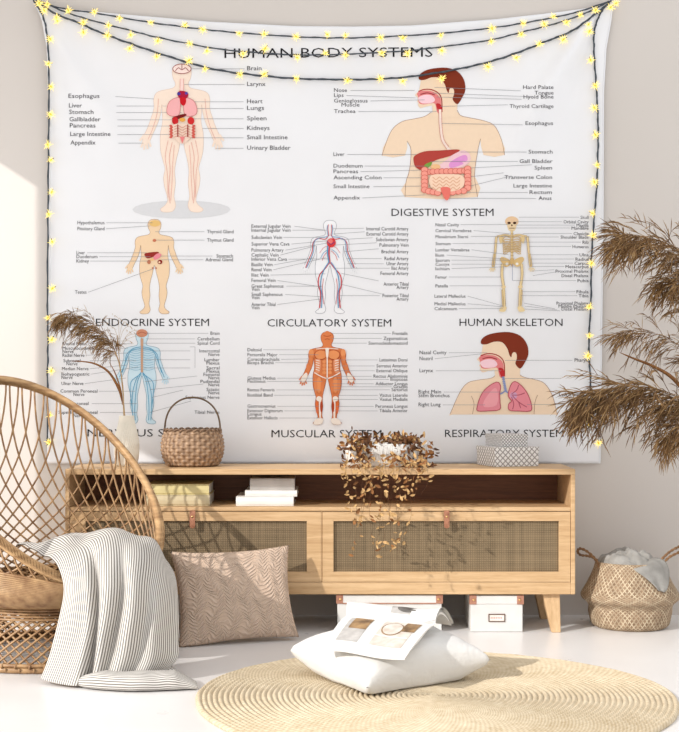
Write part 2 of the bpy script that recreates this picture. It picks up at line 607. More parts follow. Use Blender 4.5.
# ---------------------------------------------------------------- storage boxes under it
def storage(label, px0, px1, ytop, lid_h, depth, handle_label, holder):
    y0 = YF + 0.012
    x0 = (px0 - 339.5) * (CD + y0) / F; x1 = (px1 - 339.5) * (CD + y0) / F
    zt = CH + (380 - ytop) * (CD + y0) / F
    lh = lid_h
    b = thing('storage_box', label, 'box', ((x0 + x1) / 2, y0 + depth / 2, 0))
    mb = MB(); mb.box(x0 + 0.003, x1 - 0.003, y0 + 0.003, y0 + depth - 0.003, 0.001, zt - 0.006)
    mb.build('body', M['storage'], b, smooth=False, bevel=0.002)
    mb = MB(); mb.box(x0, x1, y0, y0 + depth, zt - lh, zt)
    mb.build('lid', M['storage'], b, smooth=False, bevel=0.002)
    for cx, s in ((x0, 1), (x1, -1)):                                  # metal corners on the lid with a rivet each
        mb = MB(); a, c = sorted((cx - s * 0.0015, cx + s * 0.024))
        mb.box(a, c, y0 - 0.0015, y0 + 0.024, zt - lh - 0.001, zt + 0.0012)
        k = mb.build('corner_guard', M['copper'], b, smooth=False, bevel=0.001)
        mb = MB(); q = MB()
        q.lathe([(0.005, 0), (0.005, 0.001), (0.003, 0.003), (0.0005, 0.0035)], (0, 0, 0), 10)
        R = Matrix.Translation((cx + s * 0.014, y0 - 0.0015, zt - lh / 2)) @ Matrix.Rotation(PI / 2, 4, 'X')
        q.v = [R @ v for v in q.v]
        q.build('rivet', M['brass'], k)
    if handle_label:
        mb = MB(); mb.box(x0 + 0.024, x1 - 0.024, y0 - 0.001, y0 + 0.004, zt - lh - 0.002, zt - lh + 0.002)
        mb.build('lid_binding', M['copper'], b, smooth=False)
    if holder:
        hx0, hx1, hz0, hz1 = holder
        hx0, hx1 = [(v - 339.5) * (CD + y0) / F for v in (hx0, hx1)]
        hz1, hz0 = [CH + (380 - v) * (CD + y0) / F for v in (hz0, hz1)]
        mb = MB(); t = 0.003
        ya, yb = y0 - 0.001, y0 + 0.004
        mb.box(hx0, hx1, ya, yb, hz1 - t, hz1); mb.box(hx0, hx1, ya, yb, hz0, hz0 + t)
        mb.box(hx0, hx0 + t, ya, yb, hz0 + t, hz1 - t); mb.box(hx1 - t, hx1, ya, yb, hz0 + t, hz1 - t)
        f = mb.build('label_holder', plain('bronze', (120, 92, 78), 0.4, metal=0.5), b, smooth=False)
        mb = MB(); mb.box(hx0 + t, hx1 - t, y0 + 0.0015, y0 + 0.004, hz0 + t, hz1 - t)
        mb.build('card', M['paper'], f, smooth=False)
        # the faint pink line of print on the card: too small to read in the photograph, kept as illegible strokes
        mb = MB(); n = 7; w = (hx1 - hx0 - 0.016) / n
        for i in range(n):
            xa = hx0 + 0.008 + i * w
            mb.box(xa, xa + w * 0.62, y0 + 0.0008, y0 + 0.0016, (hz0 + hz1) / 2 - 0.003, (hz0 + hz1) / 2 + 0.0035)
        mb.build('print', plain('pink print', (226, 168, 160), 0.7), f, smooth=False)
storage('small white storage box with framed label under the right end of the sideboard', 469.5, 523, 595.7, 0.031, 0.27, False, (488, 504.5, 614, 621.8))
storage('wide white storage box with copper corners under the middle of the sideboard', 336, 442, 595.2, 0.030, 0.27, True, None)

# ---------------------------------------------------------------- books on the open shelf
def book(name, label, px0, px1, pyt, pyb, y0, depth, cover, pages, group, spine='front', z0=None, rz=0.0):
    d = CD + y0
    x0, x1 = (px0 - 339.5) * d / F, (px1 - 339.5) * d / F
    h = (pyb - pyt) * d / F
    z0 = ZS + 0.0006 if z0 is None else z0 + 0.0006
    c = Vector(((x0 + x1) / 2, y0 + depth / 2, z0))
    b = thing('book', label, 'book', c, group)
    R = Matrix.Translation((c.x, c.y, z0)) @ Matrix.Rotation(rz, 4, 'Z')
    w = (x1 - x0) / 2; q = depth / 2; t = 0.0022
    mb = MB()
    mb.box(-w, w, -q, q, 0, t, M=R); mb.box(-w, w, -q, q, h - t, h, M=R)
    if spine == 'front':
        # rounded spine facing the room
        sec = [(-q + 0.004, 0), (-q - 0.001, h * 0.15), (-q - 0.003, h * 0.5), (-q - 0.001, h * 0.85), (-q + 0.004, h)]
        vs = []
        for sx in (-w, w):
            for a, z in sec: vs.append(R @ Vector((sx, a, z)))
            for a, z in reversed(sec): vs.append(R @ Vector((sx, a + 0.002, z)))
        n = 10
        mb.add(vs, [tuple(range(n))[::-1], tuple(range(n, 2 * n))] + [(i, (i + 1) % n, n + (i + 1) % n, n + i) for i in range(n)])
    else:
        mb.box(-w - 0.0005, -w + t, -q, q, t, h - t, M=R)
    mb.build('cover', cover, b, smooth=False)
    mb = MB()
    if spine == 'front': mb.box(-w + 0.003, w - 0.003, -q + 0.0045, q - 0.003, t, h - t, M=R)
    else: mb.box(-w + t, w - 0.003, -q + 0.003, q - 0.003, t, h - t, M=R)
    mb.build('page_block', pages, b, smooth=False)
    return z0 + h
Y0 = YF + 0.06
z = book('book', 'thick beige book lying under the yellow book on the shelf', 145, 209, 494.5, 505.2, Y0, 0.22, M['beige_cover'], M['paper'], 'stacked books on the sideboard shelf')
book('book', 'pale yellow book lying on top of the beige book on the shelf', 146, 208.5, 484, 494.5, Y0, 0.21, M['yellow_cover'], M['paper'], 'stacked books on the sideboard shelf', z0=z)
z = book('book', 'bright white book at the bottom of the three white and grey books', 235.5, 293, 496.2, 505.2, Y0 - 0.005, 0.24, M['white_cover'], M['page'], 'stacked books on the sideboard shelf')
z = book('book', 'thin white book in the middle of the three white and grey books', 244.5, 296.5, 490.2, 496.2, Y0, 0.22, M['white_cover'], M['page'], 'stacked books on the sideboard shelf', z0=z)
book('book', 'white book greyed for shade on top of the three white and grey books', 249.5, 294, 478.8, 490.2, Y0 + 0.01, 0.2, M['shade_grey_cover'], M['page'], 'stacked books on the sideboard shelf', z0=z)

# ---------------------------------------------------------------- on the sideboard: vase, basket, gift boxes
def on_top(px, y):
    return Vector(((px - 339.5) * (CD + y) / F, y, ZT + 0.0005))

def vz(py, y):
    return CH + (380 - py) * (CD + y) / F - ZT

yv = -0.20
c = on_top(126.2, yv); s = (CD + yv) / F
prof = [(9.5, 467), (10.6, 464), (11.8, 456), (12.3, 449), (12.0, 442), (10.8, 434), (9.0, 427), (7.9, 422), (7.5, 418), (7.6, 416)]
pp = cr([(r * s, max(0, vz(y, yv)), 0) for r, y in prof], 9)
pts = [(p.x, p.y) for p in pp]
htop = pts[-1][1]
def ribs(a, zz, j):
    k = zz / htop
    zig = abs(((k * 9.0) % 2.0) - 1.0)                    # herringbone rows
    return 0.0014 * math.sin(36 * a + zig * 5.0) * min(1, 8 * k) * min(1, 8 * (1 - k))
pts2 = pts + [(pts[-1][0] - 0.003, pts[-1][1] + 0.001), (pts[-1][0] - 0.006, pts[-1][1] - 0.002), (pts[-1][0] - 0.006, pts[-1][1] - 0.06), (0.012, 0.02)]
mb = MB(); mb.lathe(pts2, c, 156, capt=True, disp=lambda a, zz, j: ribs(a, zz, j) if j < len(pts) else 0)
tag(mb.build('vase', M['vase'], None), 'ivory ribbed ceramic vase at the left end of the sideboard top', 'vase')
VASE = c; VASE_TOP = htop

yb = -0.21
c = on_top(192, yb); s = (CD + yb) / F
prof = [(23, 467.5), (26.5, 464), (30, 456), (31.3, 448), (30.6, 440), (28.8, 433), (27.8, 430.5)]
pp = cr([(r * s, max(0, vz(y, yb)), 0) for r, y in prof], 16)
pts = [(p.x, p.y) for p in pp]
hb = pts[-1][1]
ROWS, UP = 10, 36
def weave(a, zz, j):
    k = zz / hb * ROWS
    row = int(k); f = k - row
    ph = 1 if row % 2 else -1
    up = math.cos(UP / 2 * a)                              # alternate over / under each upright
    return (0.0028 + 0.0028 * ph * up) * math.sin(PI * f) ** 0.7 - 0.0018
wb = thing('wicker_basket', 'brown woven basket with thin arched handle on the sideboard', 'basket', c)
inner = [(pts[-1][0] - 0.004, hb + 0.002), (pts[-1][0] - 0.008, hb - 0.004), (pts[-1][0] - 0.006, hb * 0.5), (pts[0][0] - 0.006, 0.008)]
mb = MB(); mb.lathe(pts + inner, c, 216, capt=True, disp=lambda a, zz, j: weave(a, zz, j) if j < len(pts) else 0)
mb.build('body', M['wicker'], wb)
mb = MB()
R = pts[-1][0]
for i in range(26):                                        # scalloped rim
    a0 = 2 * PI * i / 26; a1 = a0 + 2 * PI * 1.25 / 26
    P = []
    for k in range(7):
        t = k / 6; a = a0 + (a1 - a0) * t
        rr = R + 0.003 * math.cos(PI * t)
        P.append((c.x + rr * math.cos(a), c.y + rr * math.sin(a), c.z + hb - 0.003 + 0.009 * math.sin(PI * t)))
    mb.tube(P, 0.0035, 6)
mb.build('rim', M['wicker'], wb)
mb = MB()
P = []
for k in range(33):
    a = PI * k / 32
    rx = R * 1.0 * math.cos(a); zz = hb - 0.012 + (vz(397.5, yb) - hb + 0.012) * math.sin(a) ** 0.75
    P.append((c.x - rx, c.y, c.z + zz))
P = [(P[0][0], P[0][1], P[0][2] - 0.02)] + P + [(P[-1][0], P[-1][1], P[-1][2] - 0.02)]
mb.tube(P, 0.0035, 7)
mb.build('handle', plain('dark bent cane', (120, 96, 72), 0.45, (90, 70, 50), 40), wb)

def gift(label, corner_px, y, left_px, right_px, pyt, pyb, mat, z0):
    """box turned on its corner: the vertical edge at corner_px is nearest"""
    d = CD + y; s = d / F
    cx = (corner_px - 339.5) * s
    h = (pyb - pyt) * s
    wl = (corner_px - left_px) * s; wr = (right_px - corner_px) * s
    ang = math.radians(17)
    # long side runs right and slightly back, short side left and mostly back
    ex = Vector((math.cos(ang), math.sin(ang), 0)); ey = Vector((-math.sin(ang), math.cos(ang), 0))
    Lr = wr / math.cos(ang) * 1.02; Ll = wl / math.sin(ang) * 0.95
    o = Vector((cx, y, z0))
    b = thing('gift_box', label, 'box', o + ex * Lr / 2 + ey * Ll / 2, 'patterned boxes on the sideboard')
    def blk(name, g, za, zb):
        mb = MB()
        P = [o - ex * g - ey * g, o + ex * (Lr + g) - ey * g, o + ex * (Lr + g) + ey * (Ll + g), o - ex * g + ey * (Ll + g)]
        for i in range(4):
            p, q = P[i], P[(i + 1) % 4]; L = (q - p).length
            mb.add([p + Vector((0, 0, za)), q + Vector((0, 0, za)), q + Vector((0, 0, zb)), p + Vector((0, 0, zb))], [(0, 1, 2, 3)], 0, [(0, za), (L, za), (L, zb), (0, zb)])
        mb.add([p + Vector((0, 0, zb)) for p in P], [(0, 1, 2, 3)], 0, [(p.x, p.y) for p in P])
        mb.add([p + Vector((0, 0, za)) for p in P], [(3, 2, 1, 0)], 0, [(p.x, p.y) for p in P])
        return mb.build(name, mat, b, smooth=False)
    blk('body', 0, 0.0005, h - 0.004)
    blk('lid', 0.0018, h - 0.016, h)
    return z0 + h
zt = gift('larger pale trellis patterned box on the right of the sideboard top', 494.3, -0.28, 480, 539, 448.3, 467.8, M['trellis_grey'], ZT + 0.0003)
gift('smaller grey lattice patterned box stacked on the larger trellis box', 501, -0.245, 488.5, 527.5, 436, 448.3, M['trellis_fine'], zt)

# ---------------------------------------------------------------- rug, cushions, magazine
RC = Vector((0.273, -1.495, 0))
RR = 0.696
NR = 44
rg = MB()
def rug_fn():
    prof = []
    for i in range(NR):
        for k in range(4):
            t = k / 4
            r = RR * (i + t) / NR
            z = 0.0075 + 0.0065 * math.sin(PI * t) ** 0.7
            prof.append((max(r, 0.0005), z))
    prof += [(RR, 0.009), (RR + 0.002, 0.005), (RR, 0.0005)]
    return prof
rp = rug_fn()
n = 168; vs = []; uvs = []
for j, (r, z) in enumerate(rp):
    for i in range(n):
        a = 2 * PI * i / n
        k = r / RR
        wob = 0.006 * k * math.sin(3 * a + 1) + 0.004 * k * math.sin(5 * a) + 0.0022 * noise.noise(Vector((math.cos(a) * 6 * k, math.sin(a) * 6 * k, j * 0.05)))
        zz = z + (0.0015 * noise.noise(Vector((r * 18 * math.cos(a), r * 18 * math.sin(a), 2))) if z > 0.008 else 0)
        vs.append((RC.x + (r + wob) * math.cos(a), RC.y + (r + wob) * math.sin(a), zz)); uvs.append((i / n, r / RR))
fs = []
for j in range(len(rp) - 1):
    for i in range(n):
        k = (i + 1) % n
        fs.append((j * n + i, j * n + k, (j + 1) * n + k, (j + 1) * n + i))
rg.add(vs, fs, 0, uvs)
tag(rg.build('rug', M['rug']), 'round braided straw coloured rug lying on the white floor', 'rug')

def pillow(name, mat, C, T, label, cat, n=44, wr=0.004, seed=0, up=None, edge=0.10, flat=None, ex=0.42):
    """C: corners bottom-left, bottom-right, top-right, top-left; thickness to both sides of the bilinear sheet"""
    C = [Vector(c) for c in C]
    nrm = ((C[1] - C[0]).cross(C[3] - C[0])).normalized()
    if up is not None and nrm.dot(up) < 0: nrm = -nrm
    def pt(u, v, side):
        a, b = 2 * u - 1, 2 * v - 1
        # sides drawn in between the corners
        uu = u + (-a) * edge * 0.5 * (1 - b * b) * abs(a) ** 2; vv = v + (-b) * edge * 0.5 * (1 - a * a) * abs(b) ** 2
        p = C[0] * (1 - uu) * (1 - vv) + C[1] * uu * (1 - vv) + C[2] * uu * vv + C[3] * (1 - uu) * vv
        e = max(0.0, (1 - a * a)) * max(0.0, (1 - b * b))
        th = T * e ** ex
        w = wr * (noise.noise(Vector((u * 5 + seed, v * 5, side * 3))) + 0.6 * noise.noise(Vector((u * 11, v * 9 + seed, side * 3)))) * (e ** 0.2)
        q = p + nrm * side * (th + w)
        if flat is not None and q.z < flat: q.z = flat + (q.z - flat) * 0.02
        return q
    mb = MB()
    mb.grid(lambda u, v: pt(u, v, 1), n, n); mb.grid(lambda u, v: pt(u, v, -1), n, n, flip=True)
    o = mb.build(name, mat)
    bm = bmesh.new(); bm.from_mesh(o.data); bmesh.ops.remove_doubles(bm, verts=bm.verts, dist=0.0004); bm.to_mesh(o.data); bm.free()
    o.data.polygons.foreach_set('use_smooth', [True] * len(o.data.polygons))
    return tag(o, label, cat)

P4 = [W(178, 650, 4.985 - CD), W(298.5, 637, 5.13 - CD), W(288.5, 545, 5.215 - CD), W(169.5, 551.5, 5.13 - CD)]
pillow('cushion', M['beige_cushion'], P4, 0.055, 'beige leaf embossed cushion leaning against the sideboard', 'cushion', 60, 0.004, 3, Vector((0, -1, 0)), 0.09, 0.004)
P4 = [W(288, 650, 4.48 - CD), W(366.5, 688, 4.13 - CD), W(491, 660, 4.37 - CD), W(412, 634, 4.72 - CD)]
pillow('cushion', M['cotton'], P4, 0.098, 'white square cushion lying flat on the braided rug', 'cushion', 54, 0.008, 9, Vector((0, 0, 1)), 0.12, 0.017, 0.36)

# open magazine draped over the white cushion
mg = thing('magazine', 'open magazine with tan photographs lying on the white cushion', 'magazine', W(385, 640, 4.4 - CD))
def quad(c):
    c = [Vector(x) for x in c]
    return lambda u, v: c[0] * (1 - u) * (1 - v) + c[1] * u * (1 - v) + c[2] * u * v + c[3] * (1 - u) * v
fa = [W(321, 655, 4.285 - CD), W(404, 664, 4.12 - CD), W(433, 630, 4.35 - CD), W(346, 620, 4.50 - CD)]
ba = [W(346, 620, 4.50 - CD), W(433, 630, 4.35 - CD), W(451, 628, 4.53 - CD), W(347.5, 614.5, 4.66 - CD)]
qf, qb = quad(fa), quad(ba)
MUP = 0.014
def front_page(u, v, lift=0.0):
    p = qf(u, v)
    p.z += 0.011 * math.sin(PI * v) ** 0.8 + 0.002 * math.sin(PI * min(1, max(0, v - 0.55) / 0.45)) + lift
    p.z += 0.004 * math.sin(2 * PI * u) * (1 - v) + MUP
    return p
def back_page(u, v, lift=0.0):
    p = qb(u, v)
    p.z += 0.040 * math.sin(PI * (v ** 0.8)) - 0.004 * v * v + lift + MUP
    return p
def leafblock(name, fn, t):
    mb = MB()
    n, m = 20, 16
    mb.grid(lambda u, v: fn(u, v), n, m)
    mb.grid(lambda u, v: fn(u, v) - Vector((0, 0, t * (0.25 + 0.75 * (1 - abs(2 * v - 1))))), n, m, flip=True)
    def edge(get):
        a = [get(k / n) for k in range(n + 1)]
        mb.add([p for p, q in a] + [q for p, q in a], [(k, k + 1, n + 2 + k, n + 1 + k) for k in range(n)])
    low = lambda u, v: fn(u, v) - Vector((0, 0, t * (0.25 + 0.75 * (1 - abs(2 * v - 1)))))
    edge(lambda k: (fn(k, 0), low(k, 0))); edge(lambda k: (fn(1, k), low(1, k))); edge(lambda k: (fn(k, 1), low(k, 1))); edge(lambda k: (fn(0, k), low(0, k)))
    return mb.build(name, M['page'], mg)
pf = leafblock('page_stack', front_page, 0.008)
pb = leafblock('page_stack', back_page, 0.008)
# sheets curling up at the far right corner
mb = MB()
for k in range(3):
    mb.grid(lambda u, v, k=k: back_page(0.72 + 0.30 * u, v, 0.002 + (0.004 + 0.006 * k) * u * u * (1 - v * 0.5)) , 8, 10)
mb.build('curled_sheet', M['page'], mg)
def picture(par, fn, u0, u1, v0, v1, mat, lift, ell=False):
    mb = MB()
    if ell:
        vs = [fn((u0 + u1) / 2, (v0 + v1) / 2, lift)]; n = 28
        for j in (0.5, 1.0):
            for i in range(n):
                a = 2 * PI * i / n
                vs.append(fn((u0 + u1) / 2 + (u1 - u0) / 2 * j * math.cos(a), (v0 + v1) / 2 + (v1 - v0) / 2 * j * math.sin(a), lift))
        fs = [(0, 1 + i, 1 + (i + 1) % n) for i in range(n)] + [(1 + i, 1 + n + i, 1 + n + (i + 1) % n, 1 + (i + 1) % n) for i in range(n)]
        mb.add(vs, fs)
    else:
        mb.grid(lambda u, v: fn(u0 + (u1 - u0) * u, v0 + (v1 - v0) * v, lift), 8, 8)
    mb.build('printed_photo', mat, par)
picture(pf, front_page, 0.10, 0.36, 0.22, 0.90, M['photo_grey'], 0.0012)
picture(pf, front_page, 0.15, 0.36, 0.55, 0.90, M['photo_tan'], 0.0018)
picture(pf, front_page, 0.50, 0.88, 0.22, 0.92, M['photo_white'], 0.0012)
picture(pf, front_page, 0.74, 0.90, 0.62, 0.92, M['photo_tan'], 0.0018)
picture(pf, front_page, 0.50, 0.88, 0.44, 0.47, M['page'], 0.0018)
picture(pf, front_page, 0.52, 0.76, 0.48, 0.86, M['photo_tan'], 0.0018, True)
picture(pf, front_page, 0.535, 0.745, 0.50, 0.84, M['photo_white'], 0.0024, True)
picture(pb, back_page, 0.50, 0.80, 0.12, 0.50, M['photo_grey'], 0.0012)
picture(pb, back_page, 0.56, 0.78, 0.16, 0.46, M['photo_dark'], 0.0018, True)

# ---------------------------------------------------------------- seagrass belly basket with a cloth
yb = -0.255
s = (CD + yb) / F
c = Vector(((629.5 - 339.5) * s, yb, 0.001))
def z_(py): return max(0.0, CH + (380 - py) * s - 0.001)
prof = [(31.5, 632.5), (34.5, 630), (38.5, 622), (41.0, 612), (41.4, 605), (43.6, 601.5), (47.6, 598), (48.6, 594.5), (47.2, 591), (42.8, 583), (38.5, 574), (35.5, 566), (34.2, 561)]
prof = [(r, y) for r, y in prof]
z0 = z_(629.5)
pp = cr([(r * s, max(0.0, z_(y) - z_(632.5) * 1.0), 0) for r, y in prof], 7)
pts = [(p.x, p.y) for p in pp]
zt = pts[-1][1]
inner = [(pts[-1][0] - 0.003, zt + 0.001), (pts[-1][0] - 0.007, zt - 0.002), (pts[-1][0] - 0.004, zt - 0.03), (pts[-1][0] + 0.03, zt * 0.6), (0.11, 0.01)]
bk = thing('seagrass_basket', 'round belly shaped woven seagrass basket on the floor beside the sideboard', 'basket', c)
mb = MB(); mb.lathe(pts + inner, c, 96, capt=True, disp=lambda a, zz, j: 0.0022 * noise.noise(Vector((3 * math.cos(a), 3 * math.sin(a), zz * 20))))
mb.build('body', M['seagrass'], bk)
hmat = plain('twisted seagrass cord', (150, 114, 80), 0.7, (112, 82, 56), 60, 0.3)
def loop(pts):
    mb = MB()
    mid = cr(pts, 8)
    for ph in (0, PI):                                     # two twisted strands
        P = []
        for i, p in enumerate(mid):
            t = (mid[min(i + 1, len(mid) - 1)] - mid[max(i - 1, 0)]).normalized()
            n = t.cross(Vector((0, 1, 0))).normalized(); b = t.cross(n)
            a = i * 0.8 + ph
            P.append(p + (n * math.cos(a) + b * math.sin(a)) * 0.0026)
        mb.tube(P, 0.0032, 6)
    mb.build('handle', hmat, bk)
def hp(px, py, dy): return W(px, py, yb + dy)
loop([hp(599, 572, -0.04), hp(597.5, 563, -0.04), hp(593, 557, -0.03), hp(586, 551, -0.02), hp(579.5, 548.5, -0.01), hp(577, 551.5, 0.0), hp(580, 555, 0.01), hp(587, 556, 0.02), hp(593, 558, 0.03), hp(597, 563, 0.04)])
loop([hp(658, 572, -0.05), hp(659, 563, -0.05), hp(663, 557.5, -0.04), hp(669, 552, -0.03), hp(676, 548, -0.01), hp(682, 546, 0.0), hp(683, 549.5, 0.01), hp(677, 553, 0.02), hp(669, 557, 0.03), hp(663, 563, 0.04)])
# cloth: crumpled heap in the mouth and a corner hanging over the front
cl = MB()
rt = pts[-1][0] - 0.010
def heap(u, v):
    a = 2 * PI * u; r = rt * v
    x = r * math.cos(a); y = r * math.sin(a)
    h = 0.010 + 0.014 * (1 - v ** 2) - (0.03 * v ** 6)
    h += 0.040 * abs(noise.noise(Vector((x * 14 + y * 9 + 3, y * 18 - x * 6, 1)))) + 0.016 * abs(noise.noise(Vector((x * 30 - y * 12, y * 22, 4)))) + 0.003 * noise.noise(Vector((x * 90, y * 90, 6)))
    h -= 0.016 * sstep(-0.2, 1.0, x / rt)
    return Vector((c.x + x, c.y + y, c.z + zt + h))
cl.grid(heap, 96, 28, wrapu=True)
# hanging corner
rows = [[(630, 565), (642, 561), (654, 558), (664, 561), (668, 570)],
        [(634, 570), (644, 568), (655, 566), (666, 572), (668.5, 578)],
        [(645, 578), (652, 577.5), (659, 578), (667, 581), (667.5, 585)],
        [(653, 585), (657, 585.5), (661, 586), (665.5, 588), (666, 590)],
        [(658, 590.5), (660, 591), (662, 591.5), (663.5, 592), (664, 592.5)]]
def surf_r(z):
    zz = z - c.z
    for (r0, z0_), (r1, z1_) in zip(pts, pts[1:]):
        if z0_ <= zz <= z1_: return r0 + (r1 - r0) * (zz - z0_) / (z1_ - z0_ + 1e-9)
    return pts[-1][0]
def hang_pt(px, py, j):
    p = W(px, py, yb - 0.1)
    for _ in range(4):
        r = surf_r(p.z) + 0.006
        dx = max(-r * 0.995, min(r * 0.995, p.x - c.x))
        y = -math.sqrt(max(0, r * r - dx * dx))
        p = W(px, py, yb + y)
    if j == 0: p = W(px, py, yb - 0.06)
    return p
g = [[hang_pt(px, py, j) for px, py in row] for j, row in enumerate(rows)]
g2 = [cr(r, 6) for r in g]
g3 = list(zip(*[cr([r[i] for r in g2], 6) for i in range(len(g2[0]))]))
nu = len(g3[0]) - 1; nv = len(g3) - 1
def hang(u, v):
    p = Vector(g3[round(v * nv)][round(u * nu)])
    return p + Vector((0, -1, 0)) * (0.004 * math.sin(u * 9 + v * 2) + 0.003)
cl.grid(hang, nu, nv)
o = cl.build('cloth', M['linen_grey'])
m = o.modifiers.new('thickness', 'SOLIDIFY'); m.thickness = 0.003; m.offset = 0
tag(o, 'crumpled grey linen cloth stuffed in the seagrass basket with one corner hanging out', 'cloth')

# ---------------------------------------------------------------- rattan chair
AX = Vector((-0.977, -0.827, 0))
AL = 0.837
ua = Vector((-math.cos(AL), math.sin(AL), 0)); wa = Vector((math.sin(AL), math.cos(AL), 0))
RA, RBb, RZ, RG = 0.380, 0.357, 0.607, 0.857
def rim(t):
    a = RA * math.cos(t); b = RBb * math.sin(t)
    return AX + ua * a + wa * b + Vector((0, 0, RZ + RG * a))
ZW, RW = 0.205, 0.265
ch = thing('rattan_chair', 'open weave rattan tub chair with high sloping rim holding the striped blanket', 'chair', (AX.x, AX.y, 0))
def waist(t, z=ZW, r=RW):
    return AX + ua * r * math.cos(t) + wa * r * math.sin(t) + Vector((0, 0, z))
def shell(t, k):
    """k 0 at the waist, 1 at the rim"""
    a, b = waist(t), rim(t)
    fr = 1 - (1 - k) ** 2.5; fz_ = k ** 1.6
    p = a + (b - a) * fr
    bulge = 0.035 * math.sin(PI * min(1, k * 1.05)) * (0.5 + 0.5 * math.cos(t))
    out = (ua * math.cos(t) + wa * math.sin(t))
    p = p + out * bulge
    p.z = a.z + (b.z - a.z) * fz_
    return p
NS = 50
mb = MB()
for fam in (1, -1):
    for i in range(NS):
        t0 = 2 * PI * (i + (0.25 if fam < 0 else 0)) / NS
        P = []
        for k in range(29):
            q = k / 28
            t = t0 - fam * 1.7 * (1 - q) ** 2.0
            p = shell(t, q)
            p += (ua * math.cos(t) + wa * math.sin(t)) * (0.0022 * fam)
            P.append(p)
        mb.tube(P, 0.0036, 5, caps=False)
mb.build('shell_lattice', M['rattan'], ch)
mb = MB()
# rim: two hoops with a wrapped cane between them
hoop = [rim(2 * PI * k / 120) for k in range(120)]
def ring(off, dz, r, n=7):
    P = []
    for k in range(120):
        t = 2 * PI * k / 120
        P.append(hoop[k] + (ua * math.cos(t) + wa * math.sin(t)) * off + Vector((0, 0, dz)))
    mb.tube(P, r, n, closed=True)
ring(0.0, 0.0, 0.011, 8)
ring(0.007, -0.012, 0.009)
NW = 520
P = []
for k in range(NW * 6):
    t = 2 * PI * k / (NW * 6)
    i = t / (2 * PI) * 120
    a = hoop[int(i) % 120].lerp(hoop[(int(i) + 1) % 120], i - int(i))
    out = (ua * math.cos(t) + wa * math.sin(t))
    th = 2 * PI * k / 6
    P.append(a + out * (0.003 + 0.0145 * math.cos(th)) + Vector((0, 0, -0.006 + 0.0165 * math.sin(th))))
mb.tube(P, 0.0022, 3, closed=True)
mb.build('rim', M['rattan_wrap'], ch)
# base skirt
ZBASE, RBASE = 0.014, 0.315
def skirt(t, k):
    r = RW + (RBASE - RW) * k ** 1.6
    return AX + ua * r * math.cos(t) + wa * r * math.sin(t) + Vector((0, 0, ZW + (ZBASE - ZW) * k))
mb = MB()
for fam in (1, -1):
    for i in range(52):
        t0 = 2 * PI * (i + (0.25 if fam < 0 else 0)) / 52
        P = []
        for k in range(15):
            q = k / 14
            t = t0 + fam * 1.15 * q ** 0.6
            P.append(skirt(t, q) + (ua * math.cos(t) + wa * math.sin(t)) * 0.002 * fam)
        mb.tube(P, 0.0039, 5, caps=False)
mb.build('base_lattice', M['rattan'], ch)
mb = MB()
for r, z, q in ((RBASE, 0.011, 0.010), (RBASE + 0.004, 0.026, 0.006)):
    mb.tube([AX + Vector((r * math.cos(2 * PI * k / 90), r * math.sin(2 * PI * k / 90), z)) for k in range(90)], q, 7, closed=True)
for k in range(44):                                       # looped ends of the strands around the base hoop
    a = 2 * PI * k / 44
    P = []
    for j in range(9):
        th = 2 * PI * j / 8
        aa = a + 0.05 * (j / 8)
        P.append(AX + Vector(((RBASE + 0.013 * math.cos(th)) * math.cos(aa), (RBASE + 0.013 * math.cos(th)) * math.sin(aa), 0.018 + 0.0135 * math.sin(th))))
    mb.tube(P, 0.0035, 5)
mb.build('base_hoop', M['rattan'], ch)
# closely woven waist: horizontal canes round the narrow part, up to the underside of the seat
mb = MB()
for i in range(28):
    kk = 0.02 + 0.90 * i / 27
    P = []
    for j in range(100):
        t = 2 * PI * j / 100
        p = shell(t, kk * (0.22 + 0.78 * (0.5 - 0.5 * math.cos(t)) ** 1.5))
        P.append(p + (ua * math.cos(t) + wa * math.sin(t)) * 0.008 + Vector((0, 0, -0.004)))
    mb.tube(P, 0.0042, 5, closed=True)
for i in range(5):
    k = 0.02 + 0.05 * i
    mb.tube([skirt(2 * PI * j / 90, k) + (ua * math.cos(2 * PI * j / 90) + wa * math.sin(2 * PI * j / 90)) * 0.006 for j in range(90)], 0.0042, 5, closed=True)
mb.build('woven_waist', M['rattan'], ch)
# seat: a woven disc inside the waist
mb = MB()
for i in range(24):
    r = 0.012 + i * 0.0112
    mb.tube([AX + Vector((r * math.cos(2 * PI * j / 60), r * math.sin(2 * PI * j / 60), 0.226 + 0.0012 * math.sin(2 * PI * j / 60 * 15 + i * PI))) for j in range(60)], 0.0058, 5, closed=True)
mb.build('seat', M['rattan'], ch)

# ---------------------------------------------------------------- striped blanket thrown over the rim
rows = [
    [(14, 548, 5.02), (50, 541, 5.10), (92, 536, 5.14), (128, 540, 5.14), (150, 552, 5.06)],
    [(24, 546, 4.83), (62, 537, 4.91), (103, 531, 4.95), (140, 536, 4.94), (160, 552, 4.90)],
    [(42, 553, 4.61), (78, 540, 4.69), (117, 532, 4.75), (152, 543, 4.77), (172, 570, 4.75)],
    [(56, 566, 4.48), (88, 554, 4.50), (122, 548, 4.52), (156, 565, 4.56), (177, 596, 4.62)],
    [(63, 588, 4.43), (90, 584, 4.39), (121, 582, 4.38), (153, 592, 4.43), (178, 620, 4.53)],
    [(58, 620, 4.42), (86, 619, 4.36), (117, 618, 4.35), (150, 624, 4.39), (178.5, 640, 4.50)],
    [(50, 650, 4.41), (80, 652, 4.35), (112, 654, 4.35), (147, 656, 4.37), (177, 657, 4.46)],
    [(40, 679, 4.40), (70, 686, 4.33), (104, 682, 4.33), (138, 678, 4.36), (167, 670, 4.44)],
]
gr = [[W(px, py, d - CD) for px, py, d in r] for r in rows]
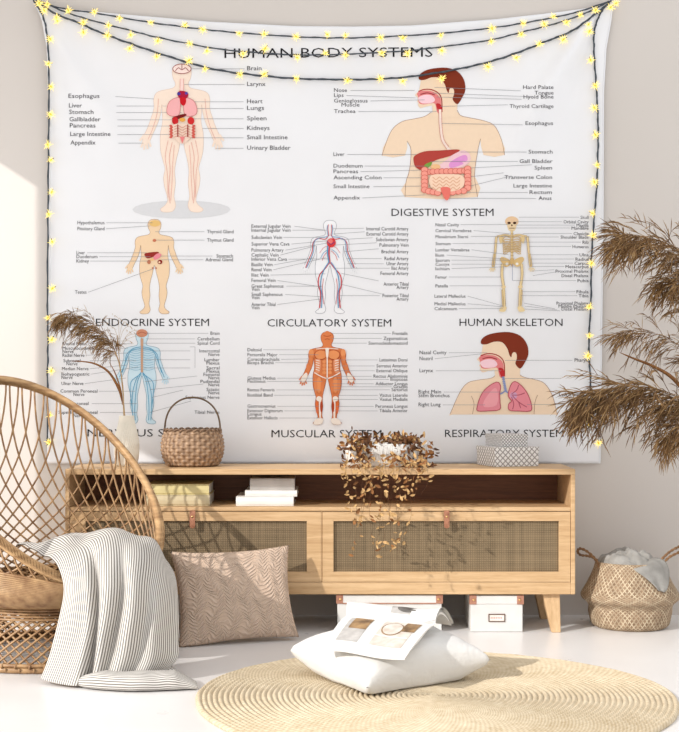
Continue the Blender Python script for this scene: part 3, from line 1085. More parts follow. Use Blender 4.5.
g2 = [cr(r, 16) for r in gr]
cols = [cr([r[i] for r in g2], 12) for i in range(len(g2[0]))]
nu = len(cols) - 1; nv = len(cols[0]) - 1
mb = MB()
def thr(u, v):
    p = Vector(cols[round(u * nu)][round(v * nv)])
    k = sstep(0.22, 0.62, v)
    # hanging folds: one deep valley at a third of the width and two soft ones
    f = 0.060 * math.exp(-((u - (0.20 + 0.16 * v)) / 0.035) ** 2) + 0.040 * math.exp(-((u - (0.50 - 0.02 * v)) / 0.045) ** 2) + 0.022 * math.exp(-((u - (0.74 - 0.06 * v)) / 0.05) ** 2)
    f += 0.010 * math.sin(u * 26 + v * 3) * 0.6 + 0.008 * noise.noise(Vector((u * 9, v * 4, 0)))
    p.y += f * k
    p.z += (1 - k) * (0.010 * noise.noise(Vector((u * 7, v * 12, 3))) + 0.006 * math.sin(u * 20 + v * 18))
    p.x += 0.006 * k * noise.noise(Vector((u * 3, v * 5, 8)))
    p.z = max(p.z, 0.007)
    return p
mb.grid(thr, nu, nv)
# the lower end folded under itself, lying on the floor to the right
def roll(path, wid, hgt, u0, u1, seed):
    P = cr(path, 14)
    n = len(P) - 1; m = 20
    def fn(u, v):
        p = Vector(P[round(u * n)])
        t = (P[min(n, round(u * n) + 1)] - P[max(0, round(u * n) - 1)]).normalized()
        side = Vector((-t.y, t.x, 0)).normalized()
        a = 2 * PI * v
        ex = 0.75
        cx = math.copysign(abs(math.cos(a)) ** ex, math.cos(a)); sz = math.copysign(abs(math.sin(a)) ** ex, math.sin(a))
        tp = min(1.0, 0.55 + 2.2 * u) * min(1.0, 0.25 + 3.5 * (1 - u))
        w = wid * (1 + 0.15 * noise.noise(Vector((u * 5, seed, 0))))
        q = p + side * cx * w * (0.8 + 0.2 * tp) + Vector((0, 0, hgt * tp * (1 + sz) + 0.005 * noise.noise(Vector((u * 7, v * 4, seed)))))
        q.z = max(q.z, 0.006)
        return q
    g = MB(); g.grid(fn, n, m)
    for i in list(g.uv): g.uv[i] = (u0 + (u1 - u0) * g.uv[i][1], g.uv[i][0])
    mb.add(g.v, g.f, 0, [g.uv[i] for i in range(len(g.v))])
roll([FL(86, 684), FL(108, 688), FL(140, 689), FL(170, 688), FL(196, 687)], 0.055, 0.024, 0.0, 0.5, 1)
roll([FL(98, 678), FL(120, 679), FL(148, 678), FL(176, 676)], 0.06, 0.032, 0.1, 0.6, 5)
o = mb.build('blanket', M['stripe'])
m = o.modifiers.new('thickness', 'SOLIDIFY'); m.thickness = 0.006; m.offset = 0
m = o.modifiers.new('smooth', 'SUBSURF'); m.levels = 1; m.render_levels = 1
tag(o, 'grey and white striped blanket draped over the rattan chair down to the floor', 'blanket')

# ---------------------------------------------------------------- wall tapestry
FOLDS = [(600, 6, 505, 150, 12, 0.030), (600, 8, 470, 235, 24, 0.024), (598, 10, 560, 150, 12, -0.010), (598, 12, 585, 240, 14, 0.007),
         (36, 8, 130, 150, 14, 0.013), (36, 8, 215, 215, 24, -0.008), (38, 10, 75, 190, 12, 0.006), (60, 300, 200, 420, 30, 0.005),
         (420, 250, 440, 460, 26, 0.005), (250, 230, 235, 460, 30, -0.004), (150, 20, 330, 180, 40, 0.004), (590, 300, 520, 460, 22, 0.006)]
def fy(px, py):
    y = -0.016
    for x0, y0, x1, y1, w, a in FOLDS:
        dx, dy = x1 - x0, y1 - y0
        L2 = dx * dx + dy * dy
        t = ((px - x0) * dx + (py - y0) * dy) / L2
        d = ((px - x0) * dy - (py - y0) * dx) / math.sqrt(L2)
        e = sstep(-0.05, 0.2, t) * (1 - sstep(0.6, 1.25, t))
        ww = w * (0.45 + 0.8 * max(0, min(1.2, t)))
        y -= a * e * math.exp(-(d / ww) ** 2)
    y -= 0.003 * noise.noise(Vector((px / 70, py / 90, 0))) + 0.0015 * math.sin(px / 31 + py / 160)
    return min(y, -0.004)

def T(px, py, lift=0.0):
    y = fy(px, py)
    d = CD + y
    return Vector(((px - 339.5) * d / F, y - lift, CH + (380 - py) * d / F))

def interp(tab, v):
    for (a, b), (c, d) in zip(tab, tab[1:]):
        if v <= c: return b + (d - b) * max(0, (v - a)) / (c - a)
    return tab[-1][1]
LE = [(0, 33), (0.04, 41), (0.1, 46), (0.25, 48.5), (0.6, 48), (1, 46.5)]
RE = [(0, 613), (0.04, 611), (0.1, 606), (0.2, 603.5), (0.5, 603), (1, 600)]
TE = [(0, 1), (0.06, 9), (0.15, 14), (0.3, 21.5), (0.45, 26), (0.55, 26.5), (0.65, 25.5), (0.8, 19), (0.92, 11), (0.98, 6), (1, 2)]
tp = thing('wall_hanging', 'large white wall hanging printed with human anatomy charts', 'tapestry', (0, -0.015, CH + 0.35))
mb = MB()
def sheet(u, v):
    xl, xr = interp(LE, v), interp(RE, v)
    px = xl + (xr - xl) * u
    yt = interp(TE, u); py = yt + (463.5 - yt) * v
    p = T(px, py)
    return p
mb.grid(sheet, 200, 160)
o = mb.build('fabric', M['fabric'], tp)
m = o.modifiers.new('thickness', 'SOLIDIFY'); m.thickness = 0.0012; m.offset = 1
# sewn hem along the two sides and the bottom
mb = MB()
def hem(pa, pb):
    mb.grid(lambda u, v: pa(u) .lerp(pb(u), v), 150, 2)
mb.grid(lambda u, v: T(interp(RE, u) - 1.2 - v * 0.5, interp(TE, 1) + (463.5 - 2) * u, 0.0006), 150, 1)
mb.build('hem_stitching', ink((222, 222, 224)), tp)

LAY = [0]
class Fig:
    """flat printing in photograph-free chart coordinates, laid on the fabric"""
    def __init__(s): s.parts = {}; s.k = 0
    def _put(s, polys, c):
        s.k += 1
        s.parts.setdefault(c, []).append((polys, 0.0007 + 0.00012 * s.k))
    def poly(s, pts, c, smooth=4, sym=None):
        if sym is not None:                               # pts are the right half from top to bottom, mirrored about x = sym
            pts = [(sym + x, y) for x, y in pts] + [(sym - x, y) for x, y in reversed(pts)]
        P = [Vector((x, y, 0)) for x, y in pts]
        if smooth: P = crc(P, smooth)
        s._put([P], c)
    def ell(s, x, y, rx, ry, c, rot=0.0, n=20):
        co_, si = math.cos(rot), math.sin(rot)
        s._put([[Vector((x + rx * math.cos(a) * co_ - ry * math.sin(a) * si, y + rx * math.cos(a) * si + ry * math.sin(a) * co_, 0)) for a in [2 * PI * k / n for k in range(n)]]], c)
    def line(s, pts, w, c, smooth=0, closed=False):
        P = [Vector((x, y, 0)) for x, y in pts]
        if smooth: P = crc(P, smooth) if closed else cr(P, smooth)
        polys = []
        if closed: P = P + [P[0]]
        for a, b in zip(P, P[1:]):
            t = b - a
            if t.length < 1e-6: continue
            n = Vector((-t.y, t.x, 0)).normalized() * w / 2
            e = t.normalized() * w * 0.2
            polys.append([a - e + n, b + e + n, b + e - n, a - e - n])
        s._put(polys, c)
    def build(s, name, label=None, parent=None, big=None, mats=None):
        mats = [] if mats is None else mats; big = big or MB()
        for c, items in s.parts.items():
            mi = len(mats); mats.append(ink(c))
            for polys, lift in items:
                bm = bmesh.new()
                for P in polys:
                    try:
                        tr = mgeo.tessellate_polygon([P])
                    except Exception:
                        continue
                    vs = [bm.verts.new(p) for p in P]
                    for a, b, d in tr:
                        try: bm.faces.new((vs[a], vs[b], vs[d]))
                        except Exception: pass
                if not bm.faces:
                    bm.free(); continue
                xs = [v.co.x for v in bm.verts]; ys = [v.co.y for v in bm.verts]
                for ax, lo, hi in ((0, min(xs), max(xs)), (1, min(ys), max(ys))):
                    q = math.floor(lo / 9) * 9 + 9
                    while q < hi:
                        co_ = Vector((q, 0, 0)) if ax == 0 else Vector((0, q, 0)); no = Vector((1, 0, 0)) if ax == 0 else Vector((0, 1, 0))
                        bmesh.ops.bisect_plane(bm, geom=bm.verts[:] + bm.edges[:] + bm.faces[:], dist=1e-5, plane_co=co_, plane_no=no)
                        q += 9
                bm.verts.index_update()
                big.add([T(v.co.x, v.co.y, lift) for v in bm.verts], [[v.index for v in f.verts] for f in bm.faces], mi)
                bm.free()
        o = big.build(name, mats, parent or tp, smooth=False)
        # all faces towards the room
        me = o.data
        me.flip_normals() if sum(p.normal.y for p in me.polygons) > 0 else None
        if label: o['label'] = label
        return o

SKIN = (240, 214, 186); SKL = (160, 120, 96)
HALF = [(0, 0), (7, 1), (12, 6), (14, 14), (12.5, 25), (10, 31), (9.5, 37), (14, 42), (30, 46), (38, 51), (41, 62), (40.5, 76), (44.5, 92), (48.5, 106), (53, 118), (57, 128), (56, 138), (51, 139),
        (46, 131), (43, 122), (39, 112), (34, 98), (30.5, 82), (29, 70), (28.5, 84), (28, 100), (31, 118), (31.5, 136), (30.5, 152), (27, 168), (24.5, 180), (26.5, 196), (25, 212), (20.5, 233), (24, 243), (31, 250), (27, 255), (14, 254), (9, 244), (11.5, 228), (9.5, 206), (10.5, 184), (8, 164), (4.5, 147), (1.2, 127)]
def body(f, cx, y0, h, c, line, wf=1.0, lw=0.35):
    k = h / 255.0
    half = [(x * k * wf, y0 + y * k) for x, y in HALF]
    f.poly(half, c, 3, sym=cx)
    pts = [(cx + x, y) for x, y in half] + [(cx - x, y) for x, y in reversed(half)]
    if line: f.line(pts, lw, line, 3, closed=True)
    for sx in (-1, 1):
        for fx0, fy0, fx1, fy1 in ((55, 122, 61, 132), (56, 133, 59, 143), (54, 135, 55, 147), (51, 136, 50, 146), (48, 133, 45.5, 142)):
            f.line([(cx + sx * fx0 * k * wf, y0 + fy0 * k), (cx + sx * fx1 * k * wf, y0 + fy1 * k)], 3.6 * k, c)
    return lambda x, y: (cx + x * k * wf, y0 + y * k)

# --- whole body with organs
f = Fig()
f.ell(181, 209.5, 49, 9, (216, 216, 218))
pt = body(f, 181.3, 64, 148, (244, 224, 207), (226, 196, 176), 1.18, 0.4)
for sx in (-1, 1):
    for w_, pth in ((0.5, [(14, 135), (18, 160), (17, 185), (19, 215), (17, 240)]), (0.4, [(20, 132), (24, 160), (21, 190), (20, 230)]), (0.4, [(11, 140), (13, 170), (14, 200), (16, 235)]), (0.4, [(34, 60), (36, 85), (42, 110), (49, 130)])):
        f.line([pt(sx * x, y) for x, y in pth], w_, (222, 160, 148), 5)
f.ell(181.5, 69, 9.5, 5, (246, 224, 216)); f.line([(181.5 + 9.2 * math.cos(a), 69 + 4.8 * math.sin(a)) for a in [2 * PI * k / 20 for k in range(20)]], 0.7, (150, 70, 70), 0, True)
f.line([(181.5, 64.5), (181.5, 70)], 0.7, (150, 70, 70)); f.line([(175, 71), (178, 68), (181.5, 70), (185, 68), (188, 71)], 0.7, (150, 70, 70), 4)
f.poly([(179.8, 79), (183, 79), (183.2, 92), (179.6, 92)], (246, 214, 206), 0); f.line([(179.8, 79), (179.6, 92)], 0.4, (220, 150, 140)); f.line([(183, 79), (183.2, 92)], 0.4, (220, 150, 140))
for sx in (-1, 1):
    f.poly([(181.5 + sx * x, y) for x, y in ((2, 99), (7, 98.5), (12.5, 102), (15, 109), (14, 114.5), (8, 116.5), (2.5, 114))], (240, 176, 176), 4)
    f.line([(181.5 + sx * x, y) for x, y in ((2, 99), (7, 98.5), (12.5, 102), (15, 109), (14, 114.5), (8, 116.5), (2.5, 114))], 0.5, (200, 110, 110), 4, True)
f.poly([(177, 93.5), (180, 91), (186, 92), (188, 95), (185.5, 99), (179, 98)], (170, 30, 60)); f.ell(178.5, 94, 1.8, 1.6, (70, 60, 150)); f.ell(186, 93.5, 1.6, 1.4, (90, 70, 160))
f.poly([(180, 98), (185, 98), (185.5, 103), (183, 106), (180, 103)], (200, 30, 40))
f.poly([(172, 118), (178, 115.5), (185, 114), (185.5, 116), (179, 119), (173, 120.5)], (120, 30, 30))
f.ell(174.8, 121, 3.2, 3.8, (198, 40, 44)); f.ell(190.5, 121, 3.4, 3.8, (206, 48, 48)); f.ell(182, 120, 3, 2, (232, 170, 80))
f.poly([(171, 126), (182, 123.5), (193, 126), (195, 134), (190, 138.5), (182, 144), (174, 138.5), (169.5, 134)], (240, 214, 196))
for k in range(9):
    f.ell(170.5 + (k % 2) * 0.8, 126 + k * 1.45, 1.5, 1.0, (206, 96, 84)); f.ell(193.5 - (k % 2) * 0.8, 126 + k * 1.45, 1.5, 1.0, (206, 96, 84))
for k in range(5):
    f.line([(174, 127 + k * 2.6), (178, 126 + k * 2.6), (182, 128 + k * 2.6), (186, 126 + k * 2.6), (190, 127.5 + k * 2.6)], 0.6, (214, 150, 130), 4)
f.line([(177.5, 125), (177.5, 137)], 1.0, (150, 34, 34)); f.line([(187.5, 125), (187.5, 137)], 1.0, (150, 34, 34)); f.poly([(179.5, 137), (184.5, 137), (182, 144)], (230, 130, 130), 0)
f.build('printed_figure', 'printed full body with organs and grey oval under the feet')

def face_section(f, X):
    """head in profile facing left, cut open at nose and mouth; X maps local units (px of the digestive figure)"""
    f.poly([X(*p) for p in ((421, 79), (419.5, 86), (418, 91), (414.5, 95), (416.8, 97.2), (417.5, 99.5), (416.5, 101.5), (418, 103), (417.3, 105), (420, 108), (426, 106.5), (433, 105), (440, 100), (452, 100), (456, 94), (456, 82), (450, 72), (440, 69), (428, 71))], SKIN, 3)
    f.poly([X(*p) for p in ((432.5, 103), (432.2, 113), (429.5, 117.5), (458, 117.5), (456.5, 112), (456.3, 96), (445, 94))], SKIN, 3)
    f.poly([X(*p) for p in ((418.5, 79.5), (419, 75), (424, 71), (433, 68.5), (446, 67.8), (457, 71.5), (463.5, 80), (464.8, 90), (461.5, 98), (457.5, 104), (454.5, 103), (452, 99), (453.5, 94), (452.5, 89), (449.5, 89), (448, 93), (446, 90), (444, 84), (439, 78), (431, 77.5), (424, 80))], (128, 52, 34), 3)
    f.ell(*X(451, 92), 2.6, 4.2, SKIN)
    f.poly([X(*p) for p in ((416.5, 93.5), (421, 91), (430, 91), (436, 94), (440, 99), (440.5, 108), (440, 114), (436.5, 112), (434.5, 104), (430, 103.5), (423, 104.5), (418.5, 103), (417.5, 97))], (226, 130, 130), 3)
    f.poly([X(*p) for p in ((418, 97.5), (424, 95), (431, 95.5), (434.5, 100), (431, 103), (422, 103.5), (418.5, 101))], (246, 206, 214), 3)
    f.line([X(*p) for p in ((418, 91.5), (424, 89.5), (431, 89.8), (437.5, 93), (441, 99), (441.5, 112))], 1.0, (170, 44, 50), 4)
    f.line([X(*p) for p in ((420, 94.4), (427, 93), (434, 95))], 0.9, (150, 44, 50), 4)
    f.poly([X(*p) for p in ((435.5, 104), (440.5, 105), (441, 113), (438.5, 113)) ], (190, 50, 54), 3)

# --- digestive
f = Fig()
f.poly([(429.5, 113.5), (424, 116.5), (413, 119), (402, 121.5), (393, 128), (387, 139), (381.5, 155.5), (404.5, 155.5), (406.5, 141), (410.5, 150), (409, 170), (405.5, 182), (404.5, 197), (477, 197), (474, 176), (477, 152), (480, 139), (483, 155), (504, 155), (501, 140), (494, 126), (484, 121), (470, 118), (460, 115.5), (457, 112), (440, 110)], SKIN, 2)
f.line([(381.5, 155.5), (387, 139), (393, 128), (402, 121.5), (413, 119), (424, 116.5), (431, 112)], 0.45, SKL, 4); f.line([(504, 155), (501, 140), (494, 126), (484, 121), (470, 118), (460, 115.5), (456.6, 110)], 0.45, SKL, 4)
f.line([(406.5, 141), (410.5, 150), (409, 170), (405.5, 182), (404.5, 197)], 0.45, SKL, 4); f.line([(480, 139), (477, 152), (474, 176), (477, 197)], 0.45, SKL, 4)
face_section(f, lambda x, y: (x, y))
f.line([(439.5, 110), (440, 125), (442, 140), (447, 148), (452, 152)], 2.6, (248, 226, 214), 5); f.line([(438.2, 112), (438.7, 125), (440.7, 140), (446, 149)], 0.5, (210, 140, 128), 5); f.line([(440.9, 112), (441.4, 125), (443.3, 139), (448.4, 147)], 0.5, (210, 140, 128), 5)
f.poly([(414, 156), (424, 151.5), (440, 150.5), (456, 149.5), (459, 151), (450, 156), (436, 160), (428, 165), (421, 170), (415, 167), (413, 161)], (178, 70, 62), 3)
f.poly([(446, 160), (452, 155), (462, 150.5), (468, 153), (470, 160), (464, 166), (452, 170), (443, 169.5), (437, 167)], (240, 200, 206), 3)
f.poly([(449, 163), (458, 157), (465, 155), (467, 160), (461, 165), (450, 168)], (222, 150, 206), 3)
f.poly([(424, 165), (431, 162), (430, 166), (425, 168.5)], (120, 160, 70), 3); f.ell(435, 167, 5, 2.8, (238, 190, 140))
for (x0, y0, x1, y1, n_) in ((428, 172, 464, 171, 9), (424, 170, 424, 190, 6), (467, 169, 467, 188, 6), (428, 191.5, 437, 193, 3), (463, 191, 452, 192.5, 3)):
    for k in range(n_):
        t = k / (n_ - 1)
        f.ell(x0 + (x1 - x0) * t, y0 + (y1 - y0) * t, 3.6, 3.2, (212, 104, 92)); f.ell(x0 + (x1 - x0) * t, y0 + (y1 - y0) * t, 3.0, 2.6, (242, 158, 142))
f.poly([(430, 176), (446, 174.5), (462, 176), (463, 186), (455, 191), (440, 192), (430, 187)], (246, 212, 186), 3)
for r in range(4):
    f.line([(432 + k * 3.4, 178.5 + r * 3.4 + (1.4 if k % 2 else -1.2)) for k in range(9)], 0.8, (226, 172, 140), 3)
f.poly([(440, 188), (449, 188), (449.5, 195), (447.5, 200), (444.5, 200), (442, 195)], (232, 120, 108), 3)
f.build('printed_figure', 'printed chest and head in profile with digestive organs')

# --- endocrine
f = Fig()
pt = body(f, 154, 219.3, 94.5, (238, 208, 172), (170, 130, 100), 1.28, 0.35)
f.ell(154.5, 223.5, 5.5, 3.2, (230, 190, 120)); f.ell(154, 240.5, 1.8, 1.5, (200, 120, 90))
f.poly([(144, 254), (149, 252.5), (158, 252), (156, 255), (150, 258), (146, 258)], (150, 50, 44)); f.poly([(153, 257), (157, 253.5), (161, 254.5), (159, 258), (154, 260)], (232, 140, 150))
f.ell(148.5, 262, 1.8, 2.2, (190, 120, 90)); f.ell(159.5, 262, 2.4, 2.2, (140, 30, 34)); f.ell(159, 262.3, 1.0, 1.0, (238, 208, 172)); f.ell(151.5, 259.5, 2.2, 1.2, (236, 190, 130)); f.ell(152.4, 268.2, 0.8, 0.9, (190, 110, 90)); f.ell(155.6, 268.2, 0.8, 0.9, (190, 110, 90))
f.build('printed_figure', 'printed plain body with endocrine glands')

# --- circulatory
f = Fig()
pt = body(f, 329.4, 220.3, 93, (240, 240, 242), (150, 150, 160), 1.28, 0.4)
RED, BLU = (206, 70, 76), (92, 156, 196)
for sx in (-1, 1):
    for c, w_, pth in ((RED, 0.8, [(2, 40), (10, 52), (26, 50), (36, 62), (38, 85), (46, 110), (52, 130)]), (BLU, 0.7, [(4, 45), (20, 48), (33, 58), (35, 85), (43, 112), (50, 130)]),
                      (RED, 1.1, [(2, 118), (10, 132), (22, 150), (25, 175), (20, 200), (22, 240)]), (BLU, 1.0, [(3, 116), (12, 134), (18, 155), (20, 180), (17, 205), (18, 240)]),
                      (RED, 0.5, [(14, 160), (16, 190), (13, 230)]), (RED, 0.6, [(3, 12), (4, 25), (2, 42)]), (BLU, 0.6, [(5, 14), (6, 26), (4, 42)]),
                      (BLU, 0.5, [(4, 80), (14, 90), (20, 104)]), (RED, 0.5, [(3, 84), (12, 96), (16, 110)]), (RED, 0.4, [(4, 70), (14, 76), (22, 90)])):
        f.line([pt(sx * x, y) for x, y in pth], w_, c, 5)
f.line([pt(0, 60), pt(-2, 90), pt(0, 118)], 1.6, (196, 70, 80), 5); f.line([pt(-4, 62), pt(-5, 90), pt(-2, 116)], 1.3, BLU, 5)
f.ell(*pt(3, 62), 4.6, 4.6, (214, 64, 64)); f.ell(*pt(1, 58), 2.4, 2.4, (232, 120, 116)); f.line([pt(-6, 58), pt(2, 66), pt(10, 60)], 0.7, (110, 60, 120), 4)
f.build('printed_figure', 'printed outline body with red and blue vessels')

# --- nervous
f = Fig()
pt = body(f, 141.5, 330.3, 93.5, (206, 228, 238), (110, 150, 172), 1.22, 0.4)
f.ell(*pt(0, 8), 5.6, 4.0, (206, 140, 110)); f.line([pt(-9, 9), pt(0, 5), pt(9, 9)], 0.6, (170, 90, 70), 4); f.poly([pt(-3, 22), pt(3, 22), pt(2.5, 115), pt(-2.5, 115)], (206, 160, 130), 0)
for sx in (-1, 1):
    for pth in ([(2, 45), (20, 50), (34, 66), (38, 90), (50, 128)], [(2, 50), (24, 56), (36, 84), (44, 115)], [(2, 115), (12, 132), (20, 165), (22, 200), (20, 245)], [(2, 118), (10, 140), (14, 175), (16, 215), (15, 245)], [(4, 120), (24, 140), (26, 170), (22, 210)]):
        f.line([pt(sx * x, y) for x, y in pth], 0.7, (96, 164, 196), 4)
    for k in range(9):
        f.line([pt(sx * 2, 54 + k * 6.5), pt(sx * 14, 57 + k * 6.5), pt(sx * 26, 53 + k * 6.6)], 0.45, (130, 182, 206), 3)
f.build('printed_figure', 'printed pale blue body with nerves')

# --- muscular
f = Fig()
pt = body(f, 326.7, 332, 92.5, (222, 130, 80), (160, 80, 48), 1.26, 0.4)
OR, DR, WH = (232, 150, 96), (176, 70, 40), (240, 228, 216)
f.ell(*pt(0, 10), 4.0, 4.6, (222, 130, 80)); f.line([pt(-8, 10), pt(0, 12), pt(8, 10)], 0.6, DR, 3); f.line([pt(-5, 20), pt(0, 19), pt(5, 20)], 0.6, DR, 3)
for sx in (-1, 1):
    f.ell(*pt(sx * 14, 62), 5.8, 4.6, OR); f.line([pt(sx * x, y) for x, y in ((3, 52), (16, 50), (27, 58), (25, 72), (12, 76), (3, 70))], 0.5, DR, 4)
    f.ell(*pt(sx * 35, 58), 2.6, 4.0, OR); f.ell(*pt(sx * 36.5, 76), 1.9, 4.2, (224, 132, 80)); f.ell(*pt(sx * 42, 98), 1.9, 4.2, (222, 130, 80))
    for k in range(4): f.ell(*pt(sx * 6, 82 + k * 10), 2.2, 1.6, OR)
    f.poly([pt(sx * x, y) for x, y in ((14, 78), (25, 76), (24, 100), (27, 114), (16, 110))], (226, 150, 110), 3)
    for k in range(5): f.line([pt(sx * 17, 80 + k * 6.5), pt(sx * 25, 77 + k * 6.5)], 0.7, WH)
    f.line([pt(sx * x, y) for x, y in ((28, 112), (14, 122), (2, 128))], 1.0, WH, 3)
    f.ell(*pt(sx * 18, 146), 2.6, 8.0, OR); f.ell(*pt(sx * 25, 148), 1.6, 8.0, (226, 138, 88)); f.ell(*pt(sx * 11, 152), 1.6, 7.0, (224, 130, 80))
    f.ell(*pt(sx * 18, 184), 2.8, 2.6, WH); f.poly([pt(sx * x, y) for x, y in ((13, 190), (18, 192), (17, 240), (14, 240))], WH, 3); f.ell(*pt(sx * 22, 208), 1.5, 6.0, (222, 110, 60)); f.ell(*pt(sx * 13, 206), 1.2, 5.5, DR)
    f.poly([pt(sx * x, y) for x, y in ((45, 112), (52, 118), (57, 128), (56, 138), (51, 139), (46, 131), (43, 122))], WH, 3); f.poly([pt(sx * x, y) for x, y in ((10, 238), (23, 238), (30, 250), (27, 255), (14, 254), (9, 246))], WH, 3)
f.line([pt(0, 44), pt(0, 126)], 1.1, WH); f.line([pt(-24, 47), pt(0, 45), pt(24, 47)], 0.7, WH, 3); f.poly([pt(-4, 46), pt(4, 46), pt(2, 70), pt(-2, 70)], WH, 0)
f.build('printed_figure', 'printed orange red muscle figure')

# --- skeleton
f = Fig()
BN, BL = (232, 208, 160), (170, 134, 84)
cx = 511.3
def bone(pts, w, sm=4):
    f.line(pts, w + 0.7, BL, sm); f.line(pts, w, BN, sm)
f.ell(cx, 221.5, 6.8, 5.2, (230, 196, 158)); f.poly([(cx - 4.2, 224), (cx + 4.2, 224), (cx + 3.4, 230), (cx, 231.3), (cx - 3.4, 230)], (232, 208, 168), 3)
for sx in (-1, 1):
    f.ell(cx + sx * 2.8, 223, 1.7, 1.2, (70, 40, 30))
f.ell(cx, 225.3, 0.8, 0.9, (90, 50, 40)); f.line([(cx - 2.6, 228.2), (cx + 2.6, 228.2)], 0.7, (120, 80, 56))
bone([(cx, 231), (cx, 262)], 1.6, 0)
for sx in (-1, 1):
    S = lambda x, y: (cx + sx * x, y)
    bone([S(1, 236), S(7, 235), S(14.5, 236.5)], 1.1)
    f.poly([S(8, 237), S(13, 237.5), S(11, 244)], (222, 196, 146), 3)
    for k in range(7):
        f.line([S(1, 238 + k * 2.3), S(6, 236.8 + k * 2.4), S(9.2 - 0.1 * k, 240 + k * 2.3), S(6, 242.3 + k * 1.9), S(1.6, 241.5 + k * 1.4)], 0.75, (206, 172, 116), 4)
    bone([S(15.5, 237), S(16.4, 248), S(16.8, 253)], 1.7); bone([S(16.6, 254), S(17.6, 264), S(18.4, 267)], 0.9); bone([S(17.8, 254), S(19.4, 264), S(19.2, 267)], 0.7)
    for k in range(5): f.line([S(17.4 + k * 0.9, 268), S(16.8 + k * 1.5, 271.6 if 0 < k < 4 else 270.2)], 0.7, BN)
    f.poly([S(1, 262), S(4, 259), S(10, 257), S(12, 259.5), S(10, 263), S(8, 266), S(5, 267), S(2, 265)], (216, 184, 128), 3); f.ell(cx + sx * 5, 264, 1.4, 1.3, (236, 232, 226))
    bone([S(9.5, 264.5), S(10, 275), S(8.6, 285)], 2.1); f.ell(cx + sx * 8.4, 287, 2.2, 1.8, BN); bone([S(8.2, 289), S(7.6, 300), S(7.4, 307)], 1.7); bone([S(9.8, 290), S(9.4, 300), S(9, 306)], 0.7)
    f.poly([S(5.5, 307), S(9.5, 306.5), S(12.5, 309.5), S(12, 311.5), S(7, 311.5)], BN, 3)
for k in range(9): f.line([(cx - 1.4, 234 + k * 3.1), (cx + 1.4, 234 + k * 3.1)], 0.5, BL)
f.poly([(cx - 2, 259), (cx + 2, 259), (cx + 0.8, 266), (cx - 0.8, 266)], (206, 172, 116), 3)
f.build('printed_figure', 'printed cream skeleton')

# --- respiratory
f = Fig()
OX, OY = 62.5, 264.3
f.poly([(497, 375), (491, 378), (478, 380), (467, 383), (459, 393), (449.5, 414), (452, 414.5), (480, 414.5), (503, 414.5), (530, 414.5), (554, 414.5), (556.5, 414), (552, 396), (544, 383.5), (534, 379.5), (523, 377), (517, 374)], SKIN, 2)
f.line([(449.5, 414), (459, 393), (467, 383), (478, 380), (491, 378), (496, 374)], 0.45, SKL, 4); f.line([(556.5, 414), (552, 396), (544, 383.5), (534, 379.5), (523, 377), (517, 373)], 0.45, SKL, 4)
f.line([(472, 414), (473.5, 404), (471, 396)], 0.45, SKL, 4); f.line([(533.5, 414), (534.5, 402), (537, 395)], 0.45, SKL, 4)
face_section(f, lambda x, y: (x + OX + (x - 440) * 0.02, y + OY))
for k in range(8): f.ell(502.6 + k * 0.35, 377.5 + k * 1.9, 1.5, 1.0, (140, 150, 190))
f.line([(504.5, 391), (501, 393.5), (498.5, 394)], 1.4, (140, 150, 190), 3); f.line([(504.5, 391), (508, 393), (511, 395)], 1.4, (140, 150, 190), 3)
RL = [(496, 382), (500, 386), (499, 394), (499.5, 403), (499, 409.5), (488, 410.8), (477.5, 411), (476.5, 407), (480, 396), (486, 388)]
f.poly(RL, (226, 140, 150), 3); f.line(RL, 0.7, (176, 70, 84), 3, True); f.poly([(494, 388), (497, 392), (496, 405), (484, 407), (483, 402), (488, 394)], (236, 162, 168), 3)
LL = [(512, 382.5), (516, 382), (523, 388), (528, 396), (531, 406), (529.5, 411), (518, 411), (508.5, 410), (508, 404), (511, 401), (507.5, 396), (509, 388)]
f.poly(LL, (228, 140, 150), 3); f.line(LL, 0.7, (176, 70, 84), 3, True)
f.ell(513, 395.5, 3.6, 3.6, (206, 160, 190))
for pth in ([(511, 394), (516, 390), (518, 385)], [(511, 395), (518, 395), (524, 393)], [(512, 396), (518, 402), (526, 407)], [(511, 397), (513, 404), (512, 409)], [(518, 402), (520, 408)]): f.line(pth, 0.8, (176, 84, 100), 4)
f.build('printed_figure', 'printed chest and head in profile with pink lungs')

# --- lettering and pointer lines
INK = (66, 64, 70); HEADC = (30, 28, 32)
TXT = MB()
def glyphs(text, offset):
    cu = bpy.data.curves.new('t', 'FONT'); cu.body = text; cu.size = 1; cu.resolution_u = 2; cu.offset = offset
    ob = bpy.data.objects.new('t', cu); COL.objects.link(ob)
    dg = bpy.context.evaluated_depsgraph_get(); dg.update()
    ev = ob.evaluated_get(dg); me = ev.to_mesh()
    vs = [v.co.copy() for v in me.vertices]; fs = [tuple(p.vertices) for p in me.polygons]
    ev.to_mesh_clear(); bpy.data.objects.remove(ob); bpy.data.curves.remove(cu)
    return vs, fs
hv, _ = glyphs('H', 0.0)
CAPH = max(v.y for v in hv) - min(v.y for v in hv)
def text(t, x0, x1, base, cap, mi, off=0.0, tilt=0.0):
    vs, fs = glyphs(t, off)
    a, b = min(v.x for v in vs), max(v.x for v in vs)
    k = (x1 - x0) / (b - a)
    TXT.add([T(x0 + (v.x - a) * k, base + tilt * (v.x - a) / (b - a) - v.y * cap / CAPH, 0.0012) for v in vs], fs, mi)
text('HUMAN BODY SYSTEMS', 224, 432, 58.2, 9.6, 1, -0.004, -1.4)
